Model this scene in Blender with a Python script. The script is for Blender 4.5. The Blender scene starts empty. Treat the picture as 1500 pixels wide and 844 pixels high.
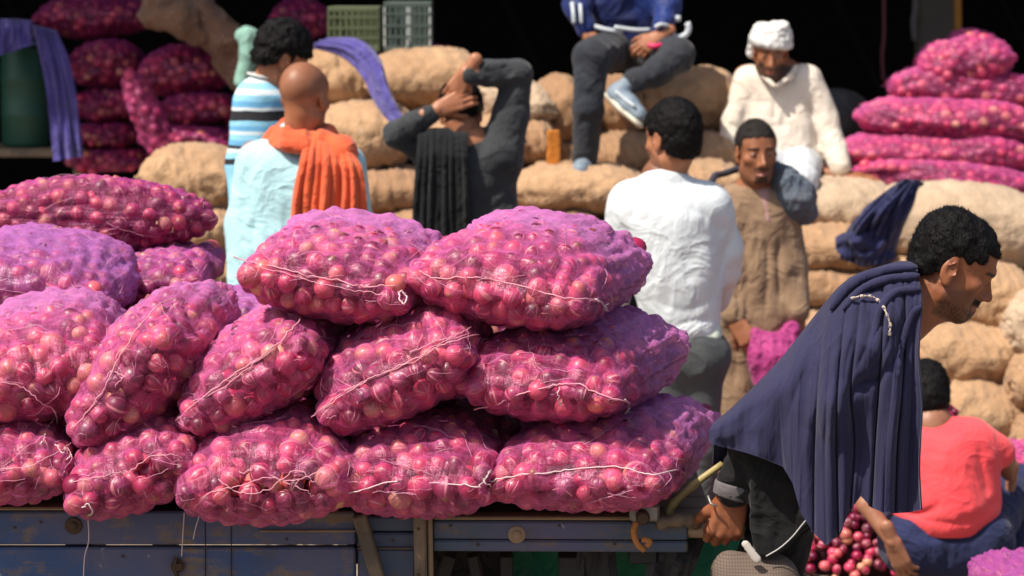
import bpy, math, random
import numpy as np
from mathutils import Vector, Matrix
random.seed(7); RNG = np.random.default_rng(7)
R = math.radians
sc = bpy.context.scene
COL = sc.collection

# ------------------------------------------------------------------ camera
CAM_H, PITCH, FPX = 1.95, R(6.96), 3800.0          # FPX: focal length in pixels of a 1500 px wide frame
cam_d = bpy.data.cameras.new('camera'); cam = bpy.data.objects.new('camera', cam_d); COL.objects.link(cam)
cam.location = (0, 0, CAM_H); cam.rotation_euler = (R(90) - PITCH, 0, 0)
cam_d.sensor_width = 36; cam_d.lens = FPX / 1500 * 36
cam_d.clip_start = 0.1; cam_d.clip_end = 3000
cam_d.dof.use_dof = True; cam_d.dof.focus_distance = 5.32; cam_d.dof.aperture_fstop = 5.6
sc.camera = cam

# ------------------------------------------------------------------ sky and sun
SUN_EL, SUN_DIR = R(56), Vector((-0.68, -0.52, 0)).normalized()
to_sun = Vector((SUN_DIR.x * math.cos(SUN_EL), SUN_DIR.y * math.cos(SUN_EL), math.sin(SUN_EL)))
w = bpy.data.worlds.new('World'); sc.world = w; w.use_nodes = True
nt = w.node_tree; nt.nodes.clear()
sky = nt.nodes.new('ShaderNodeTexSky'); sky.sky_type = 'NISHITA'; sky.sun_disc = False
sky.sun_elevation = SUN_EL; sky.sun_rotation = math.atan2(to_sun.x, to_sun.y); sky.dust_density = 3.0
bg = nt.nodes.new('ShaderNodeBackground'); bg.inputs[1].default_value = 0.12
wo = nt.nodes.new('ShaderNodeOutputWorld')
nt.links.new(sky.outputs[0], bg.inputs[0]); nt.links.new(bg.outputs[0], wo.inputs[0])
sun_d = bpy.data.lights.new('sun', 'SUN'); sun_d.energy = 5.0; sun_d.angle = R(0.6); sun_d.color = (1, 0.93, 0.83)
sun = bpy.data.objects.new('sun', sun_d); COL.objects.link(sun)
sun.rotation_euler = (-to_sun).to_track_quat('-Z', 'Y').to_euler(); sun.location = (-4, -2, 8)
sc.view_settings.view_transform = 'Standard'; sc.view_settings.look = 'None'
sc.view_settings.exposure = 0.24; sc.view_settings.gamma = 1.0
sc.cycles.max_bounces = 7; sc.cycles.diffuse_bounces = 3; sc.cycles.glossy_bounces = 2
sc.cycles.transparent_max_bounces = 14; sc.cycles.transmission_bounces = 3
sc.cycles.use_denoising = True
try: sc.cycles.denoiser = 'OPENIMAGEDENOISE'
except Exception: pass

# ------------------------------------------------------------------ helpers
_f = np.array((0, math.cos(PITCH), -math.sin(PITCH))); _u = np.array((0, math.sin(PITCH), math.cos(PITCH)))
def P(px, py, d):
    """the world point at distance d (world y) that lies on the sight line of photo pixel (px, py)"""
    r = _f + np.array((1, 0, 0)) * (px - 750) / FPX + _u * (422 - py) / FPX
    return r * (d / r[1]) + np.array((0, 0, CAM_H))
def proj(V):
    """world points -> photo pixels"""
    V = np.asarray(V) - np.array((0, 0, CAM_H)); z = V @ _f
    return 750 + FPX * V[..., 0] / z, 422 - FPX * (V @ _u) / z
def m(px, d): return px * d / FPX                    # pixels -> metres at distance d
def unit(v):
    v = np.asarray(v, float); return v / max(1e-9, np.linalg.norm(v))

def link(o, parent=None):
    COL.objects.link(o)
    if parent is not None:
        o.parent = parent; q = parent
        M = Matrix.Identity(4)
        while q is not None:
            M = Matrix.Translation(-Vector(q.location)) if q.type == 'EMPTY' else M
            q = q.parent
        if parent.type == 'EMPTY': o.matrix_parent_inverse = M
    return o
def mesh(name, V, Fq, mat=None, smooth=True, uv=None, attrs=None):
    me = bpy.data.meshes.new(name)
    V = np.asarray(V, np.float32)
    if isinstance(Fq, np.ndarray):
        n = len(Fq); k = Fq.shape[1]
        me.vertices.add(len(V)); me.vertices.foreach_set('co', V.ravel())
        me.loops.add(n * k); me.loops.foreach_set('vertex_index', Fq.astype(np.int32).ravel())
        me.polygons.add(n); me.polygons.foreach_set('loop_start', np.arange(0, n * k, k, dtype=np.int32))
        me.update(calc_edges=True); me.validate()
    else:
        me.from_pydata(V.tolist(), [], Fq)
    if smooth: me.polygons.foreach_set('use_smooth', [True] * len(me.polygons))
    if uv is not None:
        l = me.uv_layers.new(name='UVMap'); vi = np.zeros(len(me.loops), np.int32)
        me.loops.foreach_get('vertex_index', vi); l.data.foreach_set('uv', np.asarray(uv, np.float32)[vi].ravel())
    for an, av in (attrs or {}).items():
        a = me.attributes.new(an, 'FLOAT', 'POINT'); a.data.foreach_set('value', np.asarray(av, np.float32))
    if mat: me.materials.append(mat)
    me.update()
    return me
def obj(name, me, parent=None): return link(bpy.data.objects.new(name, me), parent)
def tag(o, label=None, cat=None, group=None, kind=None):
    for k, v in (('label', label), ('category', cat), ('group', group), ('kind', kind)):
        if v: o[k] = v
    return o
def thing(name, label, cat, loc, group=None):
    o = bpy.data.objects.new(name, None); o.location = Vector(loc); o.empty_display_size = 0.1
    COL.objects.link(o); return tag(o, label, cat, group)

class MB:
    """collects polygons for one mesh"""
    def __init__(s): s.V = []; s.F = []
    def add(s, V, F):
        o = len(s.V); s.V += [tuple(map(float, v)) for v in V]; s.F += [tuple(i + o for i in f) for f in F]
    def box(s, lo, hi, bev=0.0, M=None):
        lo = np.minimum(lo, hi); hi = np.maximum(lo, hi)
        x0, y0, z0 = lo; x1, y1, z1 = hi; V = []; b = min(bev, (hi - lo).min() * 0.45)
        if b <= 0:
            V = [(x, y, z) for z in (z0, z1) for y in (y0, y1) for x in (x0, x1)]
            F = [(0, 2, 3, 1), (4, 5, 7, 6), (0, 1, 5, 4), (2, 6, 7, 3), (0, 4, 6, 2), (1, 3, 7, 5)]
        else:
            idx = {}
            for sx in (0, 1):
                for sy in (0, 1):
                    for sz in (0, 1):
                        c = np.array(((x0, x1)[sx], (y0, y1)[sy], (z0, z1)[sz])); i = np.array((1 - 2 * sx, 1 - 2 * sy, 1 - 2 * sz)) * b
                        for ax in range(3):
                            v = c + i; v[ax] = c[ax]; idx[(sx, sy, sz, ax)] = len(V); V.append(v)
            F = []
            for ax in range(3):
                a1, a2 = [(1, 2), (2, 0), (0, 1)][ax]
                for sd in (0, 1):
                    q = []
                    for s1, s2 in ((0, 0), (1, 0), (1, 1), (0, 1)):
                        k = [0, 0, 0]; k[ax] = sd; k[a1] = s1; k[a2] = s2; q.append(idx[(k[0], k[1], k[2], ax)])
                    F.append(tuple(q if sd else q[::-1]))
            for ax in range(3):
                a1, a2 = [(1, 2), (2, 0), (0, 1)][ax]
                for s1 in (0, 1):
                    for s2 in (0, 1):
                        def kk(e, A):
                            k = [0, 0, 0]; k[ax] = e; k[a1] = s1; k[a2] = s2; return idx[(k[0], k[1], k[2], A)]
                        q = (kk(0, a1), kk(1, a1), kk(1, a2), kk(0, a2)); F.append(q if (s1 == s2) else q[::-1])
            for sx in (0, 1):
                for sy in (0, 1):
                    for sz in (0, 1):
                        q = tuple(idx[(sx, sy, sz, a)] for a in range(3)); F.append(q if (sx + sy + sz) % 2 else q[::-1])
        if M is not None: V = [np.asarray(M @ Vector(v)) for v in V]
        s.add(V, F); return s
    def beam(s, a, b, w_, h_, up=(0, 0, 1), bev=0.003):
        """a box bar from point a to point b, w_ wide across, h_ high along up"""
        a = np.array(a, float); b = np.array(b, float); L = np.linalg.norm(b - a)
        z = unit(b - a); x = unit(np.cross(up, z)); y = np.cross(z, x)
        M = Matrix(((x[0], y[0], z[0], a[0]), (x[1], y[1], z[1], a[1]), (x[2], y[2], z[2], a[2]), (0, 0, 0, 1)))
        return s.box(np.array((-w_ / 2, -h_ / 2, 0)), np.array((w_ / 2, h_ / 2, L)), bev, M)
    def tube(s, pts, r, n=6, caps=True):
        pts = np.asarray(pts, float); k = len(pts); rr = np.broadcast_to(np.asarray(r, float), (k,))
        T = np.gradient(pts, axis=0); T /= np.maximum(1e-9, np.linalg.norm(T, axis=1))[:, None]
        x = unit(np.cross(T[0], (0.3, 0.2, 1.0))); V = []
        for i in range(k):
            x = unit(x - T[i] * (x @ T[i])); y = np.cross(T[i], x)
            for j in range(n):
                a = 2 * math.pi * j / n; V.append(pts[i] + rr[i] * (math.cos(a) * x + math.sin(a) * y))
        F = [(i * n + j, i * n + (j + 1) % n, (i + 1) * n + (j + 1) % n, (i + 1) * n + j) for i in range(k - 1) for j in range(n)]
        if caps: F += [tuple(range(n))[::-1], tuple((k - 1) * n + j for j in range(n))]
        s.add(V, F); return s
    def lathe(s, prof, c, n=16, ax=(0, 0, 1)):
        z = unit(ax); x = unit(np.cross(z, (0.31, 0.87, 0.2))); y = np.cross(z, x); V = []
        for r_, h_ in prof:
            for j in range(n):
                a = 2 * math.pi * j / n; V.append(np.array(c) + z * h_ + r_ * (math.cos(a) * x + math.sin(a) * y))
        F = [(i * n + j, i * n + (j + 1) % n, (i + 1) * n + (j + 1) % n, (i + 1) * n + j) for i in range(len(prof) - 1) for j in range(n)]
        F += [tuple(range(n))[::-1], tuple((len(prof) - 1) * n + j for j in range(n))]
        s.add(V, F); return s
    def build(s, name, mat, parent=None, smooth=False):
        return obj(name, mesh(name, s.V, s.F, mat, smooth), parent)
def smooth_line(pts, n=8):
    """Catmull-Rom through points"""
    pts = [np.asarray(p, float) for p in pts]; out = []
    Q = [2 * pts[0] - pts[1]] + pts + [2 * pts[-1] - pts[-2]]
    for i in range(1, len(Q) - 2):
        a, b, c, d = Q[i - 1:i + 3]
        for t in np.linspace(0, 1, n, endpoint=False):
            out.append(0.5 * (2 * b + (c - a) * t + (2 * a - 5 * b + 4 * c - d) * t * t + (3 * b - a - 3 * c + d) * t ** 3))
    out.append(pts[-1]); return np.array(out)

# value noise
_T = RNG.random((64, 64, 64)).astype(np.float32) * 2 - 1
def vnoise(x, y, z):
    x, y, z = np.broadcast_arrays(x, y, z)
    xi = np.floor(x); yi = np.floor(y); zi = np.floor(z)
    fx = (x - xi); fy = (y - yi); fz = (z - zi)
    xi = xi.astype(np.int64) & 63; yi = yi.astype(np.int64) & 63; zi = zi.astype(np.int64) & 63
    fx = fx * fx * (3 - 2 * fx); fy = fy * fy * (3 - 2 * fy); fz = fz * fz * (3 - 2 * fz)
    x1 = (xi + 1) & 63; y1 = (yi + 1) & 63; z1 = (zi + 1) & 63
    a = _T[xi, yi, zi] * (1 - fx) + _T[x1, yi, zi] * fx; b = _T[xi, y1, zi] * (1 - fx) + _T[x1, y1, zi] * fx
    c = _T[xi, yi, z1] * (1 - fx) + _T[x1, yi, z1] * fx; d = _T[xi, y1, z1] * (1 - fx) + _T[x1, y1, z1] * fx
    return (a * (1 - fy) + b * fy) * (1 - fz) + (c * (1 - fy) + d * fy) * fz

# ------------------------------------------------------------------ materials
class NT:
    def __init__(s, name):
        s.m = bpy.data.materials.new(name); s.m.use_nodes = True; s.t = s.m.node_tree; s.t.nodes.clear()
        s.out = s.t.nodes.new('ShaderNodeOutputMaterial')
    def n(s, typ, ins=None, **kw):
        nd = s.t.nodes.new('ShaderNode' + typ)
        for k, v in kw.items(): setattr(nd, k, v)
        for k, v in (ins or {}).items():
            if isinstance(v, bpy.types.NodeSocket): s.t.links.new(v, nd.inputs[k])
            else: nd.inputs[k].default_value = v
        return nd
    def ramp(s, fac, stops, interp='LINEAR'):
        nd = s.n('ValToRGB', {0: fac}); nd.color_ramp.interpolation = interp; e = nd.color_ramp.elements
        while len(e) < len(stops): e.new(0.5)
        for i, (p, c) in enumerate(stops): e[i].position = p; e[i].color = tuple(c) + (1,)
        return nd.outputs[0]
    def mix(s, fac, a, b, blend='MIX'):
        nd = s.n('Mix', data_type='RGBA', blend_type=blend)
        for i, v in ((0, fac), (6, a), (7, b)):
            if isinstance(v, bpy.types.NodeSocket): s.t.links.new(v, nd.inputs[i])
            else: nd.inputs[i].default_value = (tuple(v) + (1,)) if isinstance(v, tuple) else v
        return nd.outputs[2]
    def math(s, op, a, b=0.0, c=0.0, clamp=False):
        nd = s.n('Math', operation=op, use_clamp=clamp)
        for i, v in ((0, a), (1, b), (2, c)):
            if isinstance(v, bpy.types.NodeSocket): s.t.links.new(v, nd.inputs[i])
            else: nd.inputs[i].default_value = v
        return nd.outputs[0]
    def noise(s, vec, scale, detail=3, rough=0.55, out=0):
        ins = {'Scale': scale, 'Detail': detail, 'Roughness': rough}
        if vec is not None: ins['Vector'] = vec
        return s.n('TexNoise', ins).outputs[out]
    def obj_co(s, scale=None):
        o = s.n('TexCoord').outputs['Object']
        return o if scale is None else s.n('Mapping', {'Vector': o, 'Scale': scale}).outputs[0]
    def bump(s, h, strength=0.3, dist=0.01, normal=None):
        ins = {'Height': h, 'Strength': strength, 'Distance': dist}
        if normal is not None: ins['Normal'] = normal
        return s.n('Bump', ins).outputs[0]
    def bsdf(s, color, rough=0.8, normal=None, **kw):
        ins = {'Roughness': rough}
        ins['Base Color'] = color if isinstance(color, bpy.types.NodeSocket) else tuple(color) + (1,)
        if normal is not None: ins['Normal'] = normal
        for k, v in kw.items(): ins[k.replace('_', ' ')] = v
        return s.n('BsdfPrincipled', ins).outputs[0]
    def done(s, sh): s.t.links.new(sh, s.out.inputs[0]); return s.m

def fabric(name, c, c2=None, rough=0.9, weave=900, fold=0.25, sheen=0.08, mott=8.0, fs=(14, 14, 14), crease=1.6):
    n = NT(name); co = n.obj_co()
    c2 = c2 or tuple(x * 0.78 for x in c)
    col = n.mix(n.ramp(n.noise(co, mott, 4), [(0.35, (0, 0, 0)), (0.7, (1, 1, 1))]), tuple(c), tuple(c2))
    fo = n.noise(n.obj_co(fs), 1.0, 4, 0.6)
    cr = n.n('TexNoise', {'Vector': n.obj_co(tuple(x * 0.55 for x in fs)), 'Scale': 1.0, 'Detail': 3.0, 'Distortion': 0.8}).outputs[0]
    cr = n.math('POWER', n.math('SUBTRACT', 1.0, n.math('MULTIPLY', n.math('ABSOLUTE', n.math('SUBTRACT', cr, 0.5)), 5.0), clamp=True), 1.6)
    b1 = n.bump(fo, fold, 0.02, n.bump(cr, fold * crease, 0.012))
    b2 = n.bump(n.noise(co, weave, 1), 0.12, 0.001, b1)
    return n.done(n.bsdf(col, rough, b2, Sheen_Weight=sheen, Specular_IOR_Level=0.2))
def skin(name, c, beard=(0.03, 0.018, 0.014), lip=(0.30, 0.085, 0.07)):
    """attributes on the mesh: hairy (beard, stubble), lip"""
    n = NT(name); co = n.obj_co()
    col = n.mix(n.ramp(n.noise(co, 22, 4), [(0.3, (0, 0, 0)), (0.75, (1, 1, 1))]), tuple(c), tuple(x * k for x, k in zip(c, (0.78, 0.66, 0.6))))
    col = n.mix(n.n('Attribute', attribute_name='lip').outputs['Fac'], col, lip)
    h = n.n('Attribute', attribute_name='hairy').outputs['Fac']
    hn = n.math('MULTIPLY', h, n.math('ADD', n.noise(co, 700, 2), 0.45), clamp=True)
    col = n.mix(hn, col, beard)
    b = n.bump(n.noise(co, 380, 3), 0.25, 0.0012, n.bump(n.noise(co, 60, 3), 0.15, 0.004))
    return n.done(n.bsdf(col, 0.48, b, Subsurface_Weight=0.08, Subsurface_Radius=(0.02, 0.006, 0.003), Subsurface_Scale=0.3, Specular_IOR_Level=0.45))
# ------------------------------------------------------------------ onion and net materials
def onion_mat(name, attr=False):
    n = NT(name)
    if attr: rnd = n.n('Attribute', attribute_name='rnd').outputs['Fac']
    else: rnd = n.n('ObjectInfo').outputs['Random']
    base = n.ramp(rnd, [(0.0, (0.07, 0.004, 0.024)), (0.3, (0.22, 0.007, 0.048)), (0.58, (0.46, 0.015, 0.082)), (0.74, (0.72, 0.085, 0.15)),
                        (0.88, (0.60, 0.15, 0.12)), (0.965, (0.66, 0.34, 0.20)), (1.0, (0.5, 0.03, 0.12))])
    if attr:
        return n.done(n.bsdf(base, 0.38, Specular_IOR_Level=0.5))
    co = n.n('TexCoord').outputs['Object']; xyz = n.n('SeparateXYZ', {0: co})
    ang = n.math('ARCTAN2', xyz.outputs[1], xyz.outputs[0])
    v = n.n('CombineXYZ', {0: n.math('MULTIPLY', n.math('SINE', ang), 5.0), 1: n.math('MULTIPLY', n.math('COSINE', ang), 5.0), 2: n.math('MULTIPLY', xyz.outputs[2], 14.0)}).outputs[0]
    vv = n.n('VectorMath', {0: v, 1: n.n('CombineXYZ', {0: n.math('MULTIPLY', rnd, 37.0)}).outputs[0]}, operation='ADD').outputs[0]
    st = n.noise(vv, 1.9, 3)
    col = n.mix(n.ramp(st, [(0.35, (0, 0, 0)), (0.65, (1, 1, 1))]), base, n.mix(1.0, base, (0.55, 0.4, 0.5), 'MULTIPLY'))
    pat = n.noise(vv, 0.45, 4, 0.6)                 # papery skin that has come away in patches
    col = n.mix(n.ramp(pat, [(0.56, (0, 0, 0)), (0.63, (0.85, 0.85, 0.85))]), col, (0.74, 0.32, 0.34))
    tip = n.math('ABSOLUTE', xyz.outputs[2])
    col = n.mix(n.ramp(tip, [(0.020, (0, 0, 0)), (0.029, (1, 1, 1))]), col, (0.30, 0.10, 0.07))
    b = n.bump(st, 0.35, 0.0015)
    return n.done(n.bsdf(col, n.math('ADD', 0.26, n.math('MULTIPLY', pat, 0.3)), b, Specular_IOR_Level=0.6, Coat_Weight=0.15))
M_ONION = onion_mat('onion skin'); M_ONION_S = onion_mat('onion skin of heaped onions', True)

def net_mat(name, c_face, c_edge, cover=0.27, streak=1.0):
    """knitted plastic net: see-through when looked at squarely, closing up when looked at along the surface"""
    n = NT(name); uv = n.n('TexCoord').outputs['UV']
    s1 = n.noise(n.n('Mapping', {'Vector': uv, 'Scale': (5, 48, 1)}).outputs[0], 1.0, 5, 0.65)
    s2 = n.noise(n.n('Mapping', {'Vector': uv, 'Scale': (24, 18, 1)}).outputs[0], 1.0, 4, 0.7)
    s3 = n.noise(n.obj_co(), 420.0, 1)
    facing = n.n('LayerWeight', {0: 0.5}).outputs['Facing']
    graz = n.ramp(facing, [(0.25, (0, 0, 0)), (0.55, (0.35, 0.35, 0.35)), (0.95, (1, 1, 1))])
    wr = n.ramp(n.math('MULTIPLY', n.math('ADD', s1, s2), 0.5), [(0.47, (0, 0, 0)), (0.60, (1, 1, 1))])
    wr = n.math('MULTIPLY', wr, streak)
    a = n.math('ADD', n.math('ADD', cover, n.math('MULTIPLY', graz, 0.55)), n.math('MULTIPLY', wr, 0.36))
    loose = n.n('Attribute', attribute_name='loose').outputs['Fac']
    a = n.math('ADD', a, n.math('MULTIPLY', loose, 0.22))
    a = n.math('MULTIPLY', a, n.math('ADD', 0.55, n.math('MULTIPLY', s3, 0.9)), clamp=True)
    k = n.math('ADD', n.math('MULTIPLY', graz, 0.75), n.math('MULTIPLY', loose, 0.7), clamp=True)
    col = n.mix(k, c_face, c_edge)
    bm = n.bump(n.math('ADD', s1, s2), 1.0, 0.007)
    df = n.n('BsdfDiffuse', {'Color': col, 'Normal': bm}).outputs[0]
    tr = n.n('BsdfTranslucent', {'Color': col, 'Normal': bm}).outputs[0]
    gl = n.n('BsdfGlossy', {'Color': (1, 0.85, 0.95, 1), 'Roughness': 0.38, 'Normal': bm}).outputs[0]
    fib = n.n('MixShader', {0: 0.35, 1: df, 2: tr}).outputs[0]
    fib = n.n('MixShader', {0: 0.10, 1: fib, 2: gl}).outputs[0]
    tp = n.n('BsdfTransparent').outputs[0]
    return n.done(n.n('MixShader', {0: a, 1: tp, 2: fib}).outputs[0])
M_NET = net_mat('pink net', (0.85, 0.11, 0.335), (0.66, 0.21, 0.53), 0.13)
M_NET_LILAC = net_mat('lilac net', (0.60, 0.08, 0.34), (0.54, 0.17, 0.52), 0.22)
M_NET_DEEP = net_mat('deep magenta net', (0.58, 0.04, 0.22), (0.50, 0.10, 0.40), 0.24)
M_NET_BLUSH = net_mat('bright pink net', (0.80, 0.08, 0.32), (0.70, 0.20, 0.52), 0.28)
def plain(name, c, rough=0.6, bump=0.0, bs=200, **kw):
    n = NT(name); nr = None
    co = n.obj_co(); col = n.mix(n.noise(co, 12, 4), tuple(c), tuple(x * 0.7 for x in c))
    if bump: nr = n.bump(n.noise(co, bs, 3), bump, 0.004)
    return n.done(n.bsdf(col, rough, nr, **kw))
M_FRAY = plain('pale pink thread', (0.80, 0.36, 0.52), 0.7)
M_CORD = plain('pink twine', (0.78, 0.34, 0.42), 0.7)
M_CORD_W = plain('white twine', (0.78, 0.60, 0.60), 0.7)

# ------------------------------------------------------------------ onions
def onion_mesh(k, seg=14, rings=9, mat=M_ONION):
    rg = random.Random(k); V = []; Fq = []
    sq = rg.uniform(0.82, 1.0); nk = rg.uniform(0.04, 0.16)
    for i in range(1, rings):
        t = math.pi * i / rings
        for j in range(seg):
            a = 2 * math.pi * j / seg; r = math.sin(t) * (1 + 0.02 * math.sin(3 * a + k)); z = math.cos(t) * sq
            if math.cos(t) > 0.75: z += nk * (math.cos(t) - 0.75) / 0.25; r *= 1 - 0.35 * (math.cos(t) - 0.75) / 0.25
            V.append((r * math.cos(a), r * math.sin(a), z))
    top = len(V); V.append((0, 0, sq + nk * 1.25)); bot = len(V); V.append((0, 0, -sq * 0.97))
    for i in range(rings - 2):
        for j in range(seg):
            Fq.append((i * seg + j, (i + 1) * seg + j, (i + 1) * seg + (j + 1) % seg, i * seg + (j + 1) % seg))
    for j in range(seg):
        Fq.append((top, j, (j + 1) % seg)); b = (rings - 2) * seg; Fq.append((bot, b + (j + 1) % seg, b + j))
    V = np.array(V) * 0.025
    return mesh('onion', V, Fq, mat)
ONIONS = [onion_mesh(k) for k in range(7)]
def ico():
    ph = (1 + 5 ** 0.5) / 2; V = [(-1, ph, 0), (1, ph, 0), (-1, -ph, 0), (1, -ph, 0), (0, -1, ph), (0, 1, ph), (0, -1, -ph), (0, 1, -ph), (ph, 0, -1), (ph, 0, 1), (-ph, 0, -1), (-ph, 0, 1)]
    F = [(0, 11, 5), (0, 5, 1), (0, 1, 7), (0, 7, 10), (0, 10, 11), (1, 5, 9), (5, 11, 4), (11, 10, 2), (10, 7, 6), (7, 1, 8), (3, 9, 4), (3, 4, 2), (3, 2, 6), (3, 6, 8), (3, 8, 9), (4, 9, 5), (2, 4, 11), (6, 2, 10), (8, 6, 7), (9, 8, 1)]
    V = [unit(v) for v in V]; mid = {}; F2 = []
    def mp(a, b):
        k = (min(a, b), max(a, b))
        if k not in mid: mid[k] = len(V); V.append(unit(V[a] + V[b]))
        return mid[k]
    for a, b, c in F:
        x, y, z = mp(a, b), mp(b, c), mp(c, a); F2 += [(a, x, z), (b, y, x), (c, z, y), (x, y, z)]
    return np.array(V), np.array(F2)
ICO_V, ICO_F = ico()
def heap_mesh(name, C, r, rnd, mat=M_ONION_S, squash=0.92):
    """many onions as one mesh: centres C, radii r"""
    n = len(C); V = (ICO_V[None] * np.array((1, 1, squash)) * np.asarray(r)[:, None, None] + np.asarray(C)[:, None]).reshape(-1, 3)
    Fq = (ICO_F[None] + (np.arange(n) * len(ICO_V))[:, None, None]).reshape(-1, 3)
    return mesh(name, V, Fq, mat, attrs={'rnd': np.repeat(rnd, len(ICO_V))})
def rand_quat(rg):
    q = rg.normal(size=4); q /= np.linalg.norm(q); return q

# ------------------------------------------------------------------ a filled net bag
BAGS = []
def onion_bag(label, c, ax, roll, a, b, L, net=None, group=None, rs=(0.0175, 0.0285), stuff=False, hole=None, nu=84, nv=150,
              seed=0, cat='onion bag', endh=3.0, lump=0.075, maxn=285, loose=None, endw=0.84, dens=0.86, name='onion_bag', cords=None):
    """c centre, ax long axis, roll turn of the flat section about it, a/b half width/height, L half length"""
    rg = np.random.default_rng(1000 + seed); net = net or M_NET
    A = unit(ax); W0 = unit(np.cross(A, (0, 0, 1))); H0 = np.cross(W0, A)
    Wd = math.cos(roll) * W0 + math.sin(roll) * H0; Hd = -math.sin(roll) * W0 + math.cos(roll) * H0
    c = np.asarray(c, float)
    th = np.linspace(-math.pi / 2, math.pi / 2, nu); U = np.sin(th) ; PH = np.linspace(0, 2 * math.pi, nv, endpoint=False)
    u, ph = np.meshgrid(U, PH, indexing='ij')
    hz = (1 - np.abs(u) ** endh + 1e-6) ** 0.5; wx = endw + (1 - endw) * (1 - np.abs(u) ** 4) ** 0.5
    cx, sx = np.cos(ph), np.sin(ph)
    ex = np.sign(cx) * np.abs(cx) ** 0.85; ez = np.sign(sx) * np.abs(sx) ** 0.9
    ez = np.where(sx < 0, ez * 0.92, ez)
    nz = vnoise(u * 1.7 + seed * 3.1, cx * 1.4 + 7, sx * 1.4 + seed) * lump + vnoise(u * 4 + seed, cx * 3 + 3, sx * 3) * lump * 0.4
    k = 1 + nz
    Pt = c + A * (L * u * (1 + 0 * k))[..., None] + Wd * (a * wx * ex * k)[..., None] + Hd * (b * hz * ez * k)[..., None]
    du = np.gradient(Pt, axis=0); dv = np.roll(Pt, -1, 1) - np.roll(Pt, 1, 1)
    N = np.cross(dv, du); ar = np.linalg.norm(N, axis=2); N /= np.maximum(ar, 1e-9)[..., None]
    if ((Pt - c) * N).sum() < 0: N = -N
    fl = Pt.reshape(-1, 3); fn = N.reshape(-1, 3)
    ar = ar.ravel(); bad = ar < 1e-9
    cdist = np.array((0, 0, CAM_H)) - fl; cdist /= np.linalg.norm(cdist, axis=1)[:, None]
    face = (fn * cdist).sum(1)
    wgt = ar * ((face > -0.45) | (fn[:, 2] > 0.3)); wgt[bad] = 0; wgt /= wgt.sum()
    acc_c = []; acc_r = []
    cand = rg.choice(len(fl), 3400 if not stuff else 5200, p=wgt)
    rad = rs[0] + (rs[1] - rs[0]) * rg.beta(1.6, 1.6, len(cand)); rad[:] = np.where(np.arange(len(cand)) < 500, rad, rs[0] + (rad - rs[0]) * 0.3)
    C = np.zeros((0, 3)); Rr = np.zeros(0)
    cc = fl[cand] - fn[cand] * (rad * 1.02)[:, None]
    # keep onions inside the thin edges of the bag
    sub = fl[::5].astype(np.float32); c32 = cc.astype(np.float32); dm = np.empty(len(cc))
    for i0 in range(0, len(cc), 600):
        q_ = c32[i0:i0 + 600]; dm[i0:i0 + 600] = np.sqrt(np.maximum(((q_ ** 2).sum(1)[:, None] + (sub ** 2).sum(1)[None] - 2 * q_ @ sub.T), 0).min(1))
    okc = dm > rad * 0.86
    for i in range(len(cand)):
        if not okc[i]: continue
        if len(C):
            d2 = ((C - cc[i]) ** 2).sum(1)
            if (d2 < ((Rr + rad[i]) * dens) ** 2).any(): continue
        C = np.vstack((C, cc[i])); Rr = np.append(Rr, rad[i])
        if len(C) > 900: break
    # inner layer that closes the gaps
    cand2 = rg.choice(len(fl), 700, p=wgt); r2 = rg.uniform(rs[0], rs[1], 700); C2 = np.zeros((0, 3)); R2 = np.zeros(0)
    cc2 = fl[cand2] - fn[cand2] * (r2 * 1.0 + rs[1] * 1.25)[:, None]
    for i in range(len(cand2)):
        if len(C2) and (((C2 - cc2[i]) ** 2).sum(1) < ((R2 + r2[i]) * 0.72) ** 2).any(): continue
        C2 = np.vstack((C2, cc2[i])); R2 = np.append(R2, r2[i])
    root = thing(name, label, cat, (c[0], c[1], fl[:, 2].min()), group)
    # net resting on the onions and sagging between them
    disp = np.full(len(fl), -0.011)
    for i0 in range(0, len(fl), 2000):
        p = fl[i0:i0 + 2000]; nn = fn[i0:i0 + 2000]
        v = p[:, None] - C[None]; t0 = (v * nn[:, None]).sum(2); lat = (v ** 2).sum(2) - t0 ** 2
        rr2 = Rr[None] ** 2; h = np.where((lat < rr2) & (t0 > -0.02), np.sqrt(np.maximum(rr2 - lat, 0)) - t0, -1)
        disp[i0:i0 + 2000] = np.maximum(disp[i0:i0 + 2000], h.max(1))
    if rs[1] < 0.02: disp = np.maximum(disp, -0.006)
    disp = np.minimum(disp, 0.012).reshape(nu, nv)
    d2 = disp.copy()
    for _ in range(2):
        d2 = 0.5 * d2 + 0.125 * (np.roll(d2, 1, 1) + np.roll(d2, -1, 1) + np.vstack((d2[:1], d2[:-1])) + np.vstack((d2[1:], d2[-1:])))
    lo = np.zeros((nu, nv))
    if loose is not None:                           # loose=(u from, u to, strength): slack puckered cloth there
        lo = np.clip((u - loose[0]) / (loose[1] - loose[0] + 1e-6), 0, 1) * loose[2]
        d2 = d2 + lo * (0.004 + 0.0028 * np.sin(ph * 17 + 6 * vnoise(u * 5, cx * 3, sx * 3)) + 0.002 * vnoise(u * 14, cx * 11, sx * 11))
    disp = np.maximum(d2, disp * 0.6 + d2 * 0.4) + 0.0014
    Vn = (Pt + N * disp[..., None])
    i, j = np.meshgrid(np.arange(nu - 1), np.arange(nv), indexing='ij')
    q = np.stack((i * nv + j, i * nv + (j + 1) % nv, (i + 1) * nv + (j + 1) % nv, (i + 1) * nv + j), -1).reshape(-1, 4)
    VV = Vn.reshape(-1, 3)
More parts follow.
